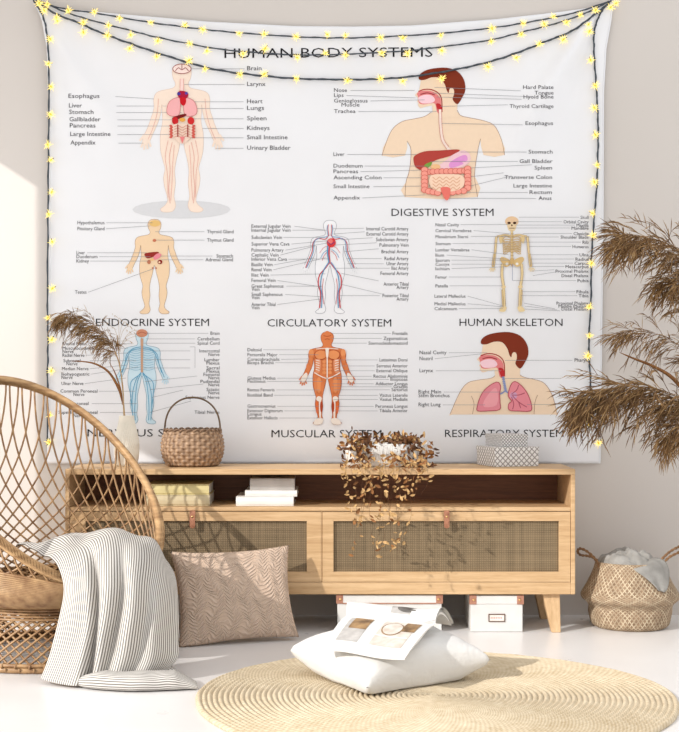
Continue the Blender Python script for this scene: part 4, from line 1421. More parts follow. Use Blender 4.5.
for t, a, b, y in (('DIGESTIVE SYSTEM', 391, 493, 216), ('ENDOCRINE SYSTEM', 95.5, 208.5, 326), ('CIRCULATORY SYSTEM', 267, 390.7, 326.5), ('HUMAN SKELETON', 459, 562, 326),
                   ('NERVOUS SYSTEM', 87, 207, 436.5), ('MUSCULAR SYSTEM', 271, 381, 437.3), ('RESPIRATORY SYSTEM', 444.5, 563, 437)):
    text(t, a, b, y, 7.3, 1, -0.004)
LIN = Fig()
def lab(rows, cap=3.4):
    """text | left | right | baseline | pointer x0 | x1 | y1 (pointer leaves at mid height)"""
    for r in rows:
        t, a, b, y = r[:4]
        text(t, a, b, y, cap, 0, 0.0)
        if len(r) > 5:
            LIN.line([(r[4], y - 1.4), (r[5], r[6] if len(r) > 6 else y - 1.4)], 0.36, (140, 140, 146))
lab([('Esophagus', 68, 99, 98, 115, 162, 99.5), ('Liver', 68.5, 81.5, 107.5, 116, 181), ('Stomach', 68.6, 93, 114, 116, 181), ('Gallbladder', 69, 100, 121.3, 117, 178), ('Pancreas', 69.3, 95, 127.5, 117, 178), ('Large Intestine', 69.8, 110, 136, 117, 172), ('Appendix', 70, 95, 144.6, 118, 143),
     ('Brain', 246.6, 261, 70.3, 190, 244), ('Larynx', 246.6, 265, 86, 184, 244), ('Heart', 246.6, 262, 103.3, 185, 243), ('Lungs', 246.6, 263.5, 110, 192, 243), ('Spleen', 246.6, 266, 120.3, 190, 243), ('Kidneys', 246.6, 269, 130, 202, 243), ('Small Intestine', 246.6, 287, 139.3, 190, 243), ('Urinary Bladder', 246.6, 290, 149.8, 215, 243)], 4.2)
lab([('Nose', 333.5, 346.5, 92, 350, 414), ('Lips', 333.5, 343, 97, 346, 415, 98), ('Genioglossus', 333.5, 367, 102.5, 370, 424, 100), ('Muscle', 341, 359, 106.6), ('Trachea', 333.5, 355, 113, 358, 436, 111.5),
     ('Liver', 333, 344, 156, 347, 416), ('Duodenum', 333, 362, 167.6, 364, 428), ('Pancreas', 333, 357.5, 173.2, 360, 431, 170), ('Ascending Colon', 333, 381, 179.3, 383, 421), ('Small Intestine', 333, 369, 188.2, 373, 432, 186), ('Appendix', 333, 359.5, 199.5, 362, 424, 195),
     ('Hard Palate', 522.5, 553, 89, 434, 520, 91), ('Tongue', 534, 553, 94.6, 432, 532, 97), ('Hyoid Bone', 523, 553, 98.6, 436, 521, 99.5), ('Thyroid Cartilage', 509, 553, 108, 440, 507, 105), ('Esophagus', 525, 552.5, 125, 441, 522, 125), ('Stomach', 528, 552, 153.6, 460, 526), ('Gall Bladder', 519, 552, 163, 430, 517), ('Spleen', 534, 551.5, 169.6, 468, 531, 165), ('Transverse Colon', 504, 551.5, 179, 464, 503, 173), ('Large Intestine', 513, 551.3, 187.5, 470, 511, 176), ('Rectum', 529, 551.3, 194, 449, 527), ('Anus', 538, 551, 200, 447, 535)], 3.7)
lab([('Hypothalamus', 77, 104, 224.3, 106, 152), ('Pituitary Gland', 77, 104, 230.3, 106, 150, 226), ('Liver', 76, 84.5, 254.3, 87, 146), ('Duodenum', 76, 97, 258.2, 99, 150), ('Kidney', 76, 88.5, 262.6, 90, 148), ('Testes', 74.5, 86, 293.7, 88, 152.5, 269),
     ('Thyroid Gland', 206.5, 233, 233.3, 155, 204), ('Thymus Gland', 206.5, 233, 241.7, 156, 204), ('Stomach', 216, 232.5, 257.6, 160, 212), ('Adrenal Gland', 205, 232.5, 261.3, 161, 203)])
lab([('External Jugular Vein', 251, 290, 227.8, 294, 325, 230.5), ('Internal Jugular Vein', 251, 290, 231.8, 292, 326), ('Subclavian Vein', 251, 281.5, 239, 283, 324), ('Superior Vena Cava', 251, 289, 245.6, 291, 327, 241), ('Pulmonary Artery', 251, 283, 251.7, 285, 328, 243), ('Cephalic Vein', 251, 278, 256.6, 280, 315, 246), ('Inferior Vena Cava', 251, 286.5, 260.8, 288, 328, 259), ('Basilic Vein', 251, 272, 266.2, 274, 313, 258), ('Renal Vein', 251, 271, 271.3, 273, 325, 258), ('Iliac Vein', 251, 268, 276.6, 270, 325, 274), ('Femoral Vein', 251, 275, 282, 277, 321, 287), ('Great Saphenous', 251, 283, 287.7, 286, 322), ('Vein', 251, 259, 290.9), ('Small Saphenous', 251, 282, 296, 285, 323, 297), ('Vein', 251, 259, 299.2), ('Anterior Tibial', 251, 275, 306, 277, 321, 299), ('Vein', 251, 259, 309.3),
     ('Internal Carotid Artery', 366, 408, 230.4, 332, 363, 228.5), ('External Carotid Artery', 366, 408, 235.6, 333, 364, 232), ('Subclavian Artery', 375.5, 408, 241.2, 340, 372, 238), ('Pulmonary Vein', 379, 408, 246.7, 334, 376, 243), ('Brachial Artery', 381, 408, 253.3, 344, 378, 249), ('Radial Artery', 384, 408, 260.2, 346, 381), ('Ulnar Artery', 386, 408, 265.3, 347, 383, 264), ('Iliac Artery', 391, 408, 269.8, 335, 389), ('Femoral Artery', 380, 408, 275, 341, 378, 281), ('Anterior Tibial', 383, 408, 285.7, 340, 381, 294), ('Artery', 396, 408, 289), ('Posterior Tibial', 382, 408, 297.2, 338, 379), ('Artery', 396, 408, 300.7)])
# pointers of right-hand columns that slope: nearer end is on the body
lab([('Nasal Cavity', 435, 458.5, 226.3, 460, 508), ('Cervical Vertebrae', 435, 471, 232.2, 473, 509, 234), ('Manubrium Sterni', 435, 467.5, 238.2, 470, 509), ('Sternum', 435, 450, 245.2, 452, 509), ('Lumbar Vertebrae', 435, 469, 251.4, 471, 508, 255), ('Ilium', 435, 443.5, 256.7, 446, 503, 259), ('Sacrum', 435, 449, 261.8, 451, 509), ('Coccyx', 435, 449, 265.8, 451, 510), ('Ischium', 435, 449, 270.2, 451, 505, 267), ('Femur', 435, 446.5, 278.6, 448, 500), ('Patella', 435, 447.5, 287.4, 449, 502), ('Lateral Malleolus', 434, 465, 297.7, 467, 502, 306), ('Medial Malleolus', 434, 465, 305.3, 467, 503, 307), ('Calcaneum', 434, 456.5, 310.2, 458, 502),
     ('Skull', 580, 588, 218.9, 518, 578), ('Orbital Cavity', 563, 588, 223.4, 515, 561), ('Maxilla', 576, 588, 226.8, 514, 574), ('Mandible', 571, 588, 229.7, 514, 569), ('Clavicle', 573, 588, 235.2, 522, 571), ('Shoulder Blade', 560, 588, 238.7, 524, 558), ('Rib', 582, 588, 243.8, 520, 580), ('Humerus', 572, 588, 248.2, 528, 570), ('Ulna', 579, 588, 256.4, 530, 577), ('Radius', 575, 588, 260.7, 529, 573), ('Carpus', 574, 588, 264.8, 530, 572), ('Metacarpus', 565, 588, 268.2, 531, 563), ('Proximal Phalanx', 555, 588, 272.7, 531, 553, 270), ('Distal Phalanx', 561, 588, 277.2, 532, 559, 271.5), ('Pubis', 577, 588, 282.2, 512, 575), ('Fibula', 576, 588, 293.3, 521, 574), ('Tibia', 578, 588, 297.3, 520, 576), ('Proximal Phalanx', 556, 588, 304.7, 523, 554, 309), ('Middle Phalanx', 558, 588, 307.7, 524, 556, 310), ('Distal Phalanx', 561, 588, 310.6, 524, 559, 311)], 3.1)
LIN.line([(511.5, 264), (511.5, 280.8)], 0.5, (150, 150, 176))
lab([('Brachial Plexus', 62, 86, 345.2, 88, 132), ('Musculocutaneous', 62, 98, 349.7, 100, 128), ('Nerve', 62, 73, 353), ('Radial Nerve', 62, 84, 356.8, 86, 128, 353), ('Subcostal', 63, 80, 362.2, 90, 136), ('Nerve', 66, 77, 365.3), ('Median Nerve', 61.5, 88, 370.2, 90, 127, 365), ('Iliohypogastric', 61, 89, 375.6, 91, 138, 367), ('Nerve', 61, 72, 379), ('Ulnar Nerve', 61, 83, 385, 85, 126, 378), ('Common Peroneal', 60, 97, 392.6, 99, 135), ('Nerve', 73, 84, 396), ('Deep Peroneal', 60, 88, 405, 92, 137), ('Superficial Peroneal', 58, 97, 413.8, 100, 137), ('Nerve', 73, 84, 417.2),
     ('Brain', 210, 219, 334.8, 146, 208), ('Cerebellum', 197, 219, 340.4, 146, 195), ('Spinal Cord', 197, 219, 344.7, 143, 195), ('Intercostal', 199, 219, 352.4, 153, 190), ('Nerve', 208, 219, 356), ('Lumbar', 204, 219, 361.2, 144, 190), ('Plexus', 206, 219, 364.6), ('Sacral', 206, 219, 369.4, 144, 190), ('Plexus', 206, 219, 372.7), ('Femoral', 203, 219, 376), ('Nerve', 208, 219, 379.3), ('Pudendal', 200, 219, 383, 145, 197, 376), ('Nerve', 208, 219, 386.3), ('Sciatic', 206, 219, 391, 150, 203, 384), ('Nerve', 208, 219, 394.3), ('Saphenous Nerve', 185, 219, 398.8, 152, 183, 390), ('Tibial Nerve', 194, 219, 413.7, 150, 191, 401)], 3.2)
lab([('Deltoid', 247, 261, 351.3, 263, 308), ('Pectoralis Major', 247, 277, 356.2, 279, 318), ('Coracobrachialis', 247, 279, 360.8, 281, 310, 359), ('Biceps Brachii', 247, 273, 364.2, 275, 308), ('Gluteus Medius', 247, 275, 379.6, 277, 314), ('Pectineus', 247, 265, 382.8, 267, 322), ('Rectus Femoris', 247, 274, 391.3, 276, 319), ('Iliotibial Band', 247, 272, 396.6, 274, 315), ('Gastrocnemius', 247, 275, 407.6, 277, 318), ('Extensor Digitorum', 247, 282, 412.2, 284, 318), ('Longus', 247, 261, 415.6), ('Extensor Hallucis', 247, 277, 419.3, 279, 320),
     ('Frontalis', 392, 407, 334.9, 332, 390), ('Zygomaticus', 383, 407, 339.9, 331, 381), ('Sternocleidomastoid', 368, 407, 344.7, 331, 366), ('Latissimus Dorsi', 379, 407, 361.4, 338, 377), ('Serratus Anterior', 376, 407, 367.4, 337, 374), ('External Oblique', 376, 407, 372.2, 336, 374), ('Rectus Abdominis', 373, 407, 377.7, 330, 371), ('Iliopsoas', 390, 407, 380.8, 333, 388), ('Adductor Longus', 375, 407, 385.2, 332, 373), ('Gracilis', 393, 407, 388.2, 331, 391), ('Sartorius', 391, 407, 391.2, 333, 389), ('Vastus Lateralis', 379, 407, 396.7, 337, 377), ('Vastus Medialis', 379, 407, 400.8, 333, 377), ('Peroneus Longus', 375, 407, 407.7, 336, 373), ('Tibialis Anterior', 379, 407, 412.2, 334, 377)], 3.2)
lab([('Nasal Cavity', 419, 446, 354.2, 448, 486), ('Nostril', 419, 432, 360.2, 434, 480, 354), ('Larynx', 419, 432.5, 372.2, 435, 500), ('Right Main', 418, 440.5, 393.4, 443, 501), ('Stem Bronchus', 418, 449, 397.2), ('Right Lung', 418, 440, 406.2, 442, 484), ('Pharynx', 574, 590, 361.8, 504, 571), ('Left Lung', 558.5, 580, 396.3)], 3.6)
LIN.line([(503, 378.5), (560, 378.5)], 0.36, (140, 140, 146)); LIN.line([(526, 404.5), (562, 404.5)], 0.36, (140, 140, 146))
LIN.line([(190, 347), (195, 347), (195, 358)], 0.36, (140, 140, 146)); LIN.line([(195, 347), (195, 368)], 0.36, (140, 140, 146))
LIN.build('lettering', big=TXT, mats=[ink(INK), ink(HEADC)])

# ---------------------------------------------------------------- string lights
def bulb_mesh(seed):
    """lit globe with thin emissive rays imitating its glow, on a short stalk"""
    rnd = random.Random(seed)
    m = MB()
    prof = [(0.0008, -0.0062), (0.0026, -0.005), (0.0042, -0.001), (0.0038, 0.003), (0.0030, 0.006)]
    m.lathe(prof, (0, 0, 0), 10, 1, capt=True)
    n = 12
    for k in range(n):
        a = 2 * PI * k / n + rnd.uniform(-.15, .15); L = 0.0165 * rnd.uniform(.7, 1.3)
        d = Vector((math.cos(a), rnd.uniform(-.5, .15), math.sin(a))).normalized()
        m.tube([d * 0.004, d * L * 0.6, d * L], [0.0017, 0.0011, 0.0003], 4, mi=0)  # emissive spikes standing for the glow round the bulb
    m.tube([(0, 0, 0.005), (0.001, 0.002, 0.010), (0.003, 0.004, 0.014)], [0.0022, 0.0022, 0.0018], 6, mi=2)
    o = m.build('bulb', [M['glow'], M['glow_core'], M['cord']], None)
    me = o.data
    bpy.data.objects.remove(o)
    return me
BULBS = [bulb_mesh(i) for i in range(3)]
def strand(label, pts, bulbs, r=0.0041):
    P2 = cr([(x, y, 0) for x, y in pts], 10)
    def cy(px, py):
        if 30 < px < 615: return min(fy(px, py), -0.008) - 0.010
        return -0.014
    P = []
    for i, p in enumerate(P2):
        d = CD
        q = T(p.x, p.y); P.append(Vector((q.x, cy(p.x, p.y) - 0.0015 * math.sin(i * 1.3), q.z)))
    root = thing('string_lights', label, 'string lights', P[0], 'strands of warm string lights around the tapestry')
    mb = MB(); mb.tube(P, r * 0.62, 6)
    # second wire twisted round the first
    Q = []
    for i, p in enumerate(P):
        t = (P[min(i + 1, len(P) - 1)] - P[max(i - 1, 0)]).normalized()
        n = t.cross(Vector((0, 1, 0))).normalized(); b = t.cross(n)
        Q.append(p + (n * math.cos(i * 1.1) + b * math.sin(i * 1.1)) * r * 0.5)
    mb.tube(Q, r * 0.5, 6)
    mb.build('cord', M['cord'], root)
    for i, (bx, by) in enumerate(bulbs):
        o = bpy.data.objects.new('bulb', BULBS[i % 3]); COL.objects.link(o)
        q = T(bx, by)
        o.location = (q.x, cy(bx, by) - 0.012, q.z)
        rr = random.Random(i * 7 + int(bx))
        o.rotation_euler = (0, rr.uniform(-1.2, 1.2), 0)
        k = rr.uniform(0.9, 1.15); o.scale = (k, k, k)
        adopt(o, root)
strand('string light strand hanging down the left edge of the tapestry', [(33, 0), (38, 8), (44, 20), (48, 45), (49, 90), (48.5, 150), (48, 220), (47.5, 300), (48, 340), (47.5, 380), (47.5, 445)],
       [(51, 40.5), (49, 65), (52, 88), (51.5, 115.5), (48.5, 146), (51.5, 161), (52.5, 193), (49.5, 215), (53, 242.5), (53, 289), (48.5, 318), (52.5, 340), (52, 371), (50.5, 415), (50, 442)], 0.0052)
strand('string light strand hanging down the right edge of the tapestry', [(610, 1), (602, 10), (596, 22), (593, 36), (593.5, 60), (595.5, 90), (597, 120), (597, 150), (596, 185), (593, 220), (590.5, 260), (590, 300), (588, 340), (589, 370), (591, 410), (594, 425), (599, 437)],
       [(588, 33), (589, 61.5), (594, 87), (593, 109), (594, 136), (595.5, 166), (593, 183), (591, 214), (591.5, 236), (590, 264), (587.5, 307), (588, 336), (586.5, 356), (587.5, 424), (597, 443)], 0.0052)
strand('uppermost string light strand sagging along the top edge of the tapestry', [(36, 0), (60, 8.5), (100, 14.5), (150, 23), (200, 29.5), (240, 33.5), (300, 37.5), (345, 38.5), (400, 36.5), (455, 32.5), (505, 26.5), (540, 20.5), (575, 13), (608, 2)],
       [(48, 6), (69, 12), (95, 13.5), (120, 20), (151, 24), (185, 26.5), (203, 31), (239, 35), (264, 35.5), (296, 38), (327, 36), (345, 37), (380, 39), (402, 39.5), (440, 37), (491, 30), (522, 25), (552, 18), (579, 16.5)])
strand('middle string light strand sagging across the chart title', [(36, 0), (64, 12), (90, 20.5), (130, 31), (160, 38.5), (215, 49), (260, 53.5), (300, 55.5), (340, 55), (380, 53), (415, 50.5), (455, 45.5), (490, 40.5), (520, 33), (555, 24), (585, 13.5), (608, 2)],
       [(40, 5), (57, 19), (84, 24), (109, 27), (131, 36.5), (158, 42.5), (190, 45), (207, 52.5), (243, 55.5), (265, 50), (297, 59), (325, 54.5), (345, 56.5), (381, 54.5), (407, 55), (441, 52), (490, 43), (520, 36), (543, 25.5), (565, 24), (594, 12)])
strand('lowest string light strand sagging over the chart below the title', [(36, 1), (55, 14), (80, 24), (100, 33), (130, 44), (165, 56), (210, 69), (250, 75), (295, 79), (340, 80), (380, 79.5), (415, 76.5), (455, 70), (490, 62), (520, 52), (545, 42), (570, 32), (590, 18), (608, 4)],
       [(45, 12), (58, 22.5), (84, 34), (108, 37), (130, 50), (157, 58), (189, 62), (205, 70.5), (240, 76), (264, 75.5), (296, 80), (347, 82), (380, 79.5), (402, 82.5), (441, 80), (487, 68), (515, 59), (538, 45.5), (562, 41), (587, 26), (609, 9), (615, 4)], 0.0054)

# ---------------------------------------------------------------- dried plants
def leaf_blade(mb, pts, w, mi=0, n=4):
    """long thin grass leaf: folded blade along pts with width w"""
    P = cr(pts, n); m = len(P)
    vs = []
    for i, p in enumerate(P):
        t = (P[min(i + 1, m - 1)] - P[max(i - 1, 0)]).normalized()
        s = t.cross(Vector((0, 1, 0.3))).normalized(); k = i / (m - 1)
        ww = w * min(1.0, 0.25 + 4 * k) * (1 - k) ** 0.6
        nn = s.cross(t)
        vs += [p - s * ww, p + nn * ww * 0.35, p + s * ww, p - nn * 0.0008 - nn * ww * -0.2]
    fs = []
    for i in range(m - 1):
        for k in range(4):
            fs.append((i * 4 + k, i * 4 + (k + 1) % 4, i * 4 + 4 + (k + 1) % 4, i * 4 + 4 + k))
    mb.add(vs, fs, mi)

def plume(axis, nbr, blen, hair, drop, rnd, side=None, taper=True, thick=0.0011, sub=9):
    """feathery head: side branches along the axis curve that droop, each with short spikelets"""
    A = cr(axis, 12); n = len(A) - 1
    mb = MB()
    for b in range(nbr):
        k = (b + rnd.random()) / nbr
        i = min(n - 1, int(k * n))
        p = A[i].lerp(A[i + 1], k * n - i)
        t = (A[i + 1] - A[i]).normalized()
        r = Vector((rnd.gauss(0, 1), rnd.gauss(0, 0.8), rnd.gauss(0, 1)))
        if side is not None: r = r * 0.75 + side
        r = (r - t * r.dot(t)).normalized()
        L = blen * (0.35 + 0.65 * math.sin(PI * min(1, 0.18 + k * 0.82)) ** 0.7) * rnd.uniform(0.45, 1.3)
        d = (t * rnd.uniform(0.6, 1.5) + r * rnd.uniform(0.3, 1.25)).normalized()
        pts = []
        q = p.copy(); v = d.copy()
        m = 7
        for j in range(m):
            pts.append(q.copy())
            v = (v + Vector((0, 0, -drop * (0.6 + j / m))) + Vector((rnd.gauss(0, .13), rnd.gauss(0, .13), rnd.gauss(0, .11)))).normalized()
            q = q + v * L / m
        mb.tube(pts, [thick * (1 - 0.6 * j / m) for j in range(m)], 3, caps=False, mi=(0, 1, 0, 2)[b % 4])
        for h in range(sub):
            kk = 0.15 + 0.85 * (h + rnd.random()) / sub
            j = min(m - 2, int(kk * (m - 1)))
            s0 = pts[j].lerp(pts[j + 1], kk * (m - 1) - j)
            tt = (pts[j + 1] - pts[j]).normalized()
            rr = Vector((rnd.gauss(0, 1), rnd.gauss(0, 1), rnd.gauss(0, 1)))
            dd = (tt * 1.25 + rr * 0.42 + Vector((0, 0, -drop * 0.9))).normalized()
            hl = hair * rnd.uniform(0.5, 1.15)
            s1 = s0 + dd * hl * 0.55; s2 = s1 + (dd + Vector((0, 0, -0.25))).normalized() * hl * 0.45
            mb.tube([s0, s1, s2], [thick * 0.7, thick * 1.35, 0.0002], 3, caps=False, mi=rnd.choice((0, 0, 1, 2)))
    return mb

# pampas in the ivory vase
yv = VASE.y
vt = Vector((VASE.x, VASE.y, VASE.z + VASE_TOP))
pg = thing('pampas_grass', 'drooping brown pampas plume standing in the ivory ribbed vase', 'pampas grass', (VASE.x, VASE.y, VASE.z))
stem = [Vector((VASE.x + 0.002, yv, VASE.z + 0.03)), W(123.5, 418, yv), W(122.5, 390, yv), W(119, 365, yv), W(114, 350, yv - 0.01)]
mb = MB(); mb.tube(cr(stem, 8), 0.0022, 6)
mb.build('stem', M['straw'], pg)
rnd = random.Random(5)
mb = plume([W(117, 357, yv), W(111, 343, yv - 0.01), W(99, 329, yv - 0.02), W(84, 319, yv - 0.03), W(68, 314, yv - 0.04), W(58, 315, yv - 0.05)], 130, 0.115, 0.040, 0.19, rnd, Vector((-0.1, 0, -0.8)), sub=9, thick=0.0009)
mb.build('plume', [M['plume'], M['plume_dark'], M['plume_pale']], pg)
def lf(pts, w):
    m_ = MB(); leaf_blade(m_, pts, w, 0, 6); return m_.build('leaf', M['leaf_rust'], pg)
lf([W(121.5, 402, yv), W(118, 388, yv - 0.01), W(108, 372, yv - 0.03), W(95, 364, yv - 0.05), W(82, 361.5, yv - 0.06), W(70, 361, yv - 0.06)], 0.0062)
lf([W(122, 405, yv), W(120, 390, yv + 0.01), W(115, 374, yv + 0.02), W(108, 361, yv + 0.03)], 0.0045)
sg = thing('grass_sprig', 'thin pale dried grass sprig rising beside the plume in the vase', 'dried grass', (VASE.x, VASE.y, VASE.z))
mb = MB()
mb.tube(cr([Vector((VASE.x - 0.004, yv + 0.01, VASE.z + 0.03)), W(124.5, 418, yv + 0.01), W(121, 380, yv + 0.02), W(118, 350, yv + 0.02), W(117, 335, yv + 0.02)], 8), 0.0013, 5)
mb.build('stem', M['straw'], sg)
mb = MB(); rnd = random.Random(8)
for tx, ty in ((135, 330), (132, 334), (128, 326), (138, 336), (124, 322), (118, 318), (129, 341), (112, 327)):
    sx, sy = 118 + rnd.uniform(-1, 2), rnd.uniform(338, 356)
    c = [W(sx, sy, yv + 0.02), W(sx + (tx - sx) * 0.45, sy + (ty - sy) * 0.75, yv + 0.02), W(tx, ty, yv + 0.02), W(tx + 4, ty + 3, yv + 0.02)]
    mb.tube(cr(c, 5), 0.0006, 3)
    for k in range(5):
        p = c[2].lerp(c[3], rnd.uniform(-1.5, 1)); mb.tube([p, p + Vector((rnd.uniform(-.004, .008), 0, -0.007))], [0.0011, 0.0003], 3)
mb.build('seed_head', M['straw'], sg)

# big pampas at the right, standing in a floor vase beyond the picture's edge
yp = -0.52
VB = Vector((1.62, yp, 0))
mb = MB()
prof = cr([(0.085, 0, 0), (0.115, 0.06, 0), (0.13, 0.18, 0), (0.115, 0.32, 0), (0.07, 0.42, 0), (0.055, 0.47, 0), (0.062, 0.5, 0)], 6)
mb.lathe([(p.x, p.y) for p in prof] + [(0.054, 0.497), (0.05, 0.45), (0.10, 0.2), (0.06, 0.02)], (VB.x, VB.y, 0.0005), 48, capt=True)
tag(mb.build('floor_vase', M['pot'], None), 'tall white floor vase holding the big pampas stems', 'vase')
rnd = random.Random(21)
GP = 'big dried pampas stems right of the tapestry'
def big(label, axis, nbr, blen, hair, drop, side, start=None, mats=('plume', 'plume_dark'), thick=0.0014, leaf=None):
    ax = [W(x, y, yp + dy) for x, y, dy in axis]
    root = thing('pampas_grass', label, 'pampas grass', (VB.x, VB.y, 0.03), GP)
    a0, a1 = ax[0], ax[1]
    m_ = MB()
    mid = Vector((VB.x + 0.01, VB.y, 0.62))
    m_.tube(cr([Vector((VB.x + rnd.uniform(-.02, .02), VB.y + rnd.uniform(-.02, .02), 0.04)), mid + Vector((rnd.uniform(-.02, .02), rnd.uniform(-.02, .02), 0)), a0 + (a0 - a1) * 0.6, a0, a1], 8), 0.003, 6)
    m_.build('stem', M['straw'], root)
    m_ = plume(ax, nbr, blen, hair, drop, rnd, side, thick=thick, sub=10)
    m_.build('plume', [M[mats[0]], M[mats[1]], M['plume_pale']], root)
    if leaf:
        m_ = MB(); leaf_blade(m_, [W(x, y, yp + dy) for x, y, dy in leaf], 0.008, 0, 6); m_.build('leaf', M['leaf_rust'], root)
big('topmost big pampas plume arching left at the edge of the picture', [(715, 290, 0.05), (697, 264, 0.03), (676, 248, 0.0), (656, 240, -0.02), (637, 236, -0.04), (622, 236, -0.05)], 105, 0.21, 0.075, 0.10, Vector((-0.35, 0, -0.6)))
big('second big pampas plume from the top, drooping beside the tapestry edge', [(712, 335, 0.1), (702, 306, 0.08), (690, 288, 0.05), (678, 280, 0.02), (664, 280, 0.0)], 60, 0.17, 0.065, 0.15, Vector((-0.1, 0, -0.8)))
big('thin loose pampas plume just above the big dark plume', [(716, 395, 0.12), (700, 366, 0.1), (680, 345, 0.08), (658, 334, 0.06), (636, 331, 0.05), (618, 334, 0.04)], 55, 0.15, 0.06, 0.11, Vector((-0.25, 0, -0.5)), thick=0.0011, leaf=[(690, 400, 0.02), (672, 378, 0.0), (652, 366, -0.02), (632, 358, -0.03), (618, 352, -0.04)])
big('big dark pampas plume covering the lower right edge of the tapestry', [(722, 440, 0.0), (700, 410, -0.02), (672, 394, -0.05), (644, 387, -0.08), (616, 388, -0.1), (594, 393, -0.11), (580, 400, -0.11)], 190, 0.225, 0.075, 0.11, Vector((-0.3, 0, -0.7)), mats=('plume_dark', 'plume'), thick=0.0015)
big('lowest pampas plume drooping above the seagrass basket', [(735, 462, -0.06), (716, 436, -0.08), (698, 424, -0.1), (680, 426, -0.11), (668, 434, -0.12)], 55, 0.19, 0.065, 0.17, Vector((-0.2, 0, -0.8)))

# trailing dried plant in a white trough
yq = -0.235
d = CD + yq; s = d / F
x0, x1 = (345 - 339.5) * s, (427 - 339.5) * s
cxp, hw = (x0 + x1) / 2, (x1 - x0) / 2
hq = CH + (380 - 443.5) * s - ZT
pp = thing('potted_plant', 'dried trailing brown plant in a white trough on the sideboard', 'plant', (cxp, yq, ZT))
mb = MB()
def oval(k, rx, ry):
    e = 0.55
    a = 2 * PI * k / 64
    return math.copysign(abs(math.cos(a)) ** e, math.cos(a)) * rx, math.copysign(abs(math.sin(a)) ** e, math.sin(a)) * ry
rings = [(0.90, 0, 0.055), (0.97, 0.006, 0.06), (1.0, hq * 0.5, 0.066), (1.0, hq, 0.07), (0.97, hq + 0.001, 0.066), (0.955, hq - 0.004, 0.062), (0.94, 0.02, 0.055)]
vs = []
for fx_, z, ry in rings:
    for k in range(64):
        a, b = oval(k, hw * fx_, ry); vs.append((cxp + a, yq + b, ZT + 0.0006 + z))
fs = [(j * 64 + k, j * 64 + (k + 1) % 64, (j + 1) * 64 + (k + 1) % 64, (j + 1) * 64 + k) for j in range(len(rings) - 1) for k in range(64)]
fs += [tuple(range(64))[::-1], tuple((len(rings) - 1) * 64 + k for k in range(64))]
mb.add(vs, fs)
mb.build('pot', M['pot'], pp)
rnd = random.Random(3)
LV = MB(); ST = MB()
def leaf(p, d, L, mi, rnd):
    d = d.normalized()
    s_ = d.cross(Vector((rnd.gauss(0, .4), -1, rnd.gauss(0, .4)))).normalized(); n = s_.cross(d)
    w = L * rnd.uniform(0.16, 0.30); curl = rnd.uniform(-0.9, 0.9)
    vs = []
    for k, f in ((0.0, 0.08), (0.3, 0.85), (0.6, 1.0), (0.85, 0.55), (1.0, 0.03)):
        c = p + d * L * k + n * L * curl * k * k
        vs += [c - s_ * w * f + n * w * 0.35 * f, c - n * 0.0004, c + s_ * w * f + n * w * 0.35 * f]
    fs = []
    for j in range(4):
        b = j * 3
        fs += [(b, b + 1, b + 4, b + 3), (b + 1, b + 2, b + 5, b + 4)]
    LV.add(vs, fs, mi)
# tops: two thick clumps and a thinner middle
clumps = [(358, 444, 12, 7, 190), (400, 440, 14, 5, 190), (415, 445, 8, 5, 50), (380, 440, 6, 4, 26), (398, 455, 6, 8, 34), (362, 458, 7, 7, 50), (419, 458, 6, 9, 34), (345, 465, 4, 5, 14), (428, 460, 5, 7, 18), (410, 465, 9, 4, 16), (430, 450, 4, 6, 10)]
for cx_, cy_, rx, ry, n_ in clumps:
    for k in range(n_):
        px = cx_ + rnd.gauss(0, rx * 0.6); py = cy_ + rnd.gauss(0, ry * 0.55)
        py = min(py, 468)
        y = yq - 0.085 + rnd.uniform(-0.025, 0.03) if py > 446 else yq + rnd.uniform(-0.08, 0.06)
        p = W(px, py, y)
        dr = Vector((rnd.gauss(0, 1), rnd.gauss(-0.4, 0.6), rnd.gauss(0.1, 0.8)))
        leaf(p, dr, rnd.uniform(0.015, 0.027), rnd.choice((0, 0, 0, 1, 1, 2) if py < 450 else (0, 0, 1, 1, 2)), rnd)
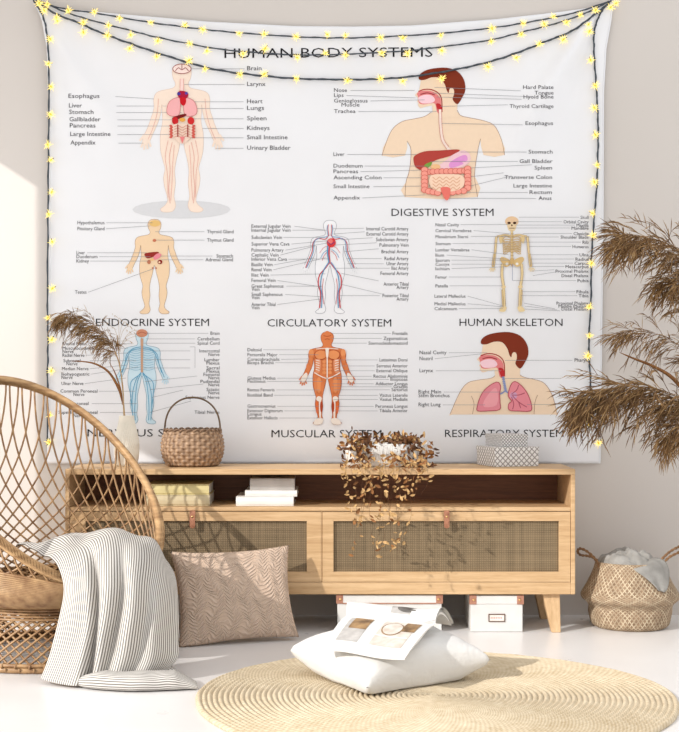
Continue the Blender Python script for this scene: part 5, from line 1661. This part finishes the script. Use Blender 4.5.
# hanging stems in front of the shelf
for i in range(36):
    px = 345 + 84 * (i + rnd.random()) / 36
    yy = YF - (rnd.uniform(0.012, 0.055) if i % 3 < 1 else rnd.uniform(0.08, 0.28))
    end = rnd.choice((480, 488, 495, 500, 503)) if not 350 < px < 408 else rnd.choice((490, 500, 512, 526, 540, 552, 562))
    a = W(px + rnd.uniform(-4, 4), 446, yq - 0.05)
    P = cr([a, W(px, 447 if yy < -0.46 else 456, (yq - 0.10) * 0.5 + yy * 0.5 if yy < -0.46 else yq - 0.10), W(px + rnd.uniform(-2, 2), 464, yy), W(px + rnd.uniform(-6, 6), (468 + end) / 2, yy - 0.004), W(px + rnd.uniform(-9, 9), end, yy)], 8)
    ST.tube(P, 0.0004, 3, caps=False)
    n_ = int(4 + (end - 465) / 11)
    for k in range(n_):
        j = rnd.uniform(0.42, 1.0) * (len(P) - 1)
        p = P[int(j)]
        leaf(p, Vector((rnd.gauss(0, 1), rnd.gauss(-0.2, 0.4), rnd.gauss(-0.1, 0.7))), rnd.uniform(0.012, 0.024), rnd.choice((2, 2, 2, 1)), rnd)
LV.build('foliage', [M['leaf_brown'], M['leaf_rust'], M['leaf_tan']], pp)
ST.build('stems', M['leaf_brown'], pp)

# ---------------------------------------------------------------- camera, light
cam = bpy.data.cameras.new('camera'); co = bpy.data.objects.new('camera', cam); COL.objects.link(co)
co.location = (0, -CD, CH); co.rotation_euler = (PI / 2, 0, 0)
cam.sensor_width = 36; cam.sensor_fit = 'AUTO'; cam.lens = F * 36 / 732
cam.shift_x = -0.0007; cam.shift_y = 14 / 732
sc.camera = co
sun = bpy.data.lights.new('sun', 'SUN'); so = bpy.data.objects.new('sun', sun); COL.objects.link(so)
so.rotation_euler = Vector((1.2, 1.0, -0.78)).to_track_quat('-Z', 'Y').to_euler()
so.location = (-4, -5, 4)
sun.energy = 2.6; sun.angle = math.radians(0.9); sun.color = (1.0, 0.965, 0.92)
# added fill lamp outside the left opening, brightens the left of the back wall
al = bpy.data.lights.new('added_wall_fill', 'AREA'); ao = bpy.data.objects.new('added_wall_fill', al); COL.objects.link(ao)
al.shape = 'RECTANGLE'; al.size = 2.6; al.size_y = 1.6; al.energy = 24; al.color = (1.0, 0.99, 0.97)
ao.location = (-2.75, -0.95, 1.5); ao.rotation_euler = Vector((1, 0.25, 0)).to_track_quat('-Z', 'Y').to_euler()
wd = bpy.data.worlds.new('daylight'); sc.world = wd; wd.use_nodes = True
bg = wd.node_tree.nodes['Background']; bg.inputs[0].default_value = (0.985, 0.99, 1.0, 1); bg.inputs[1].default_value = 1.0
sc.view_settings.view_transform = 'Standard'; sc.view_settings.look = 'None'
sc.view_settings.exposure = 0.27; sc.view_settings.gamma = 1.0; sc.view_settings.use_curve_mapping = False
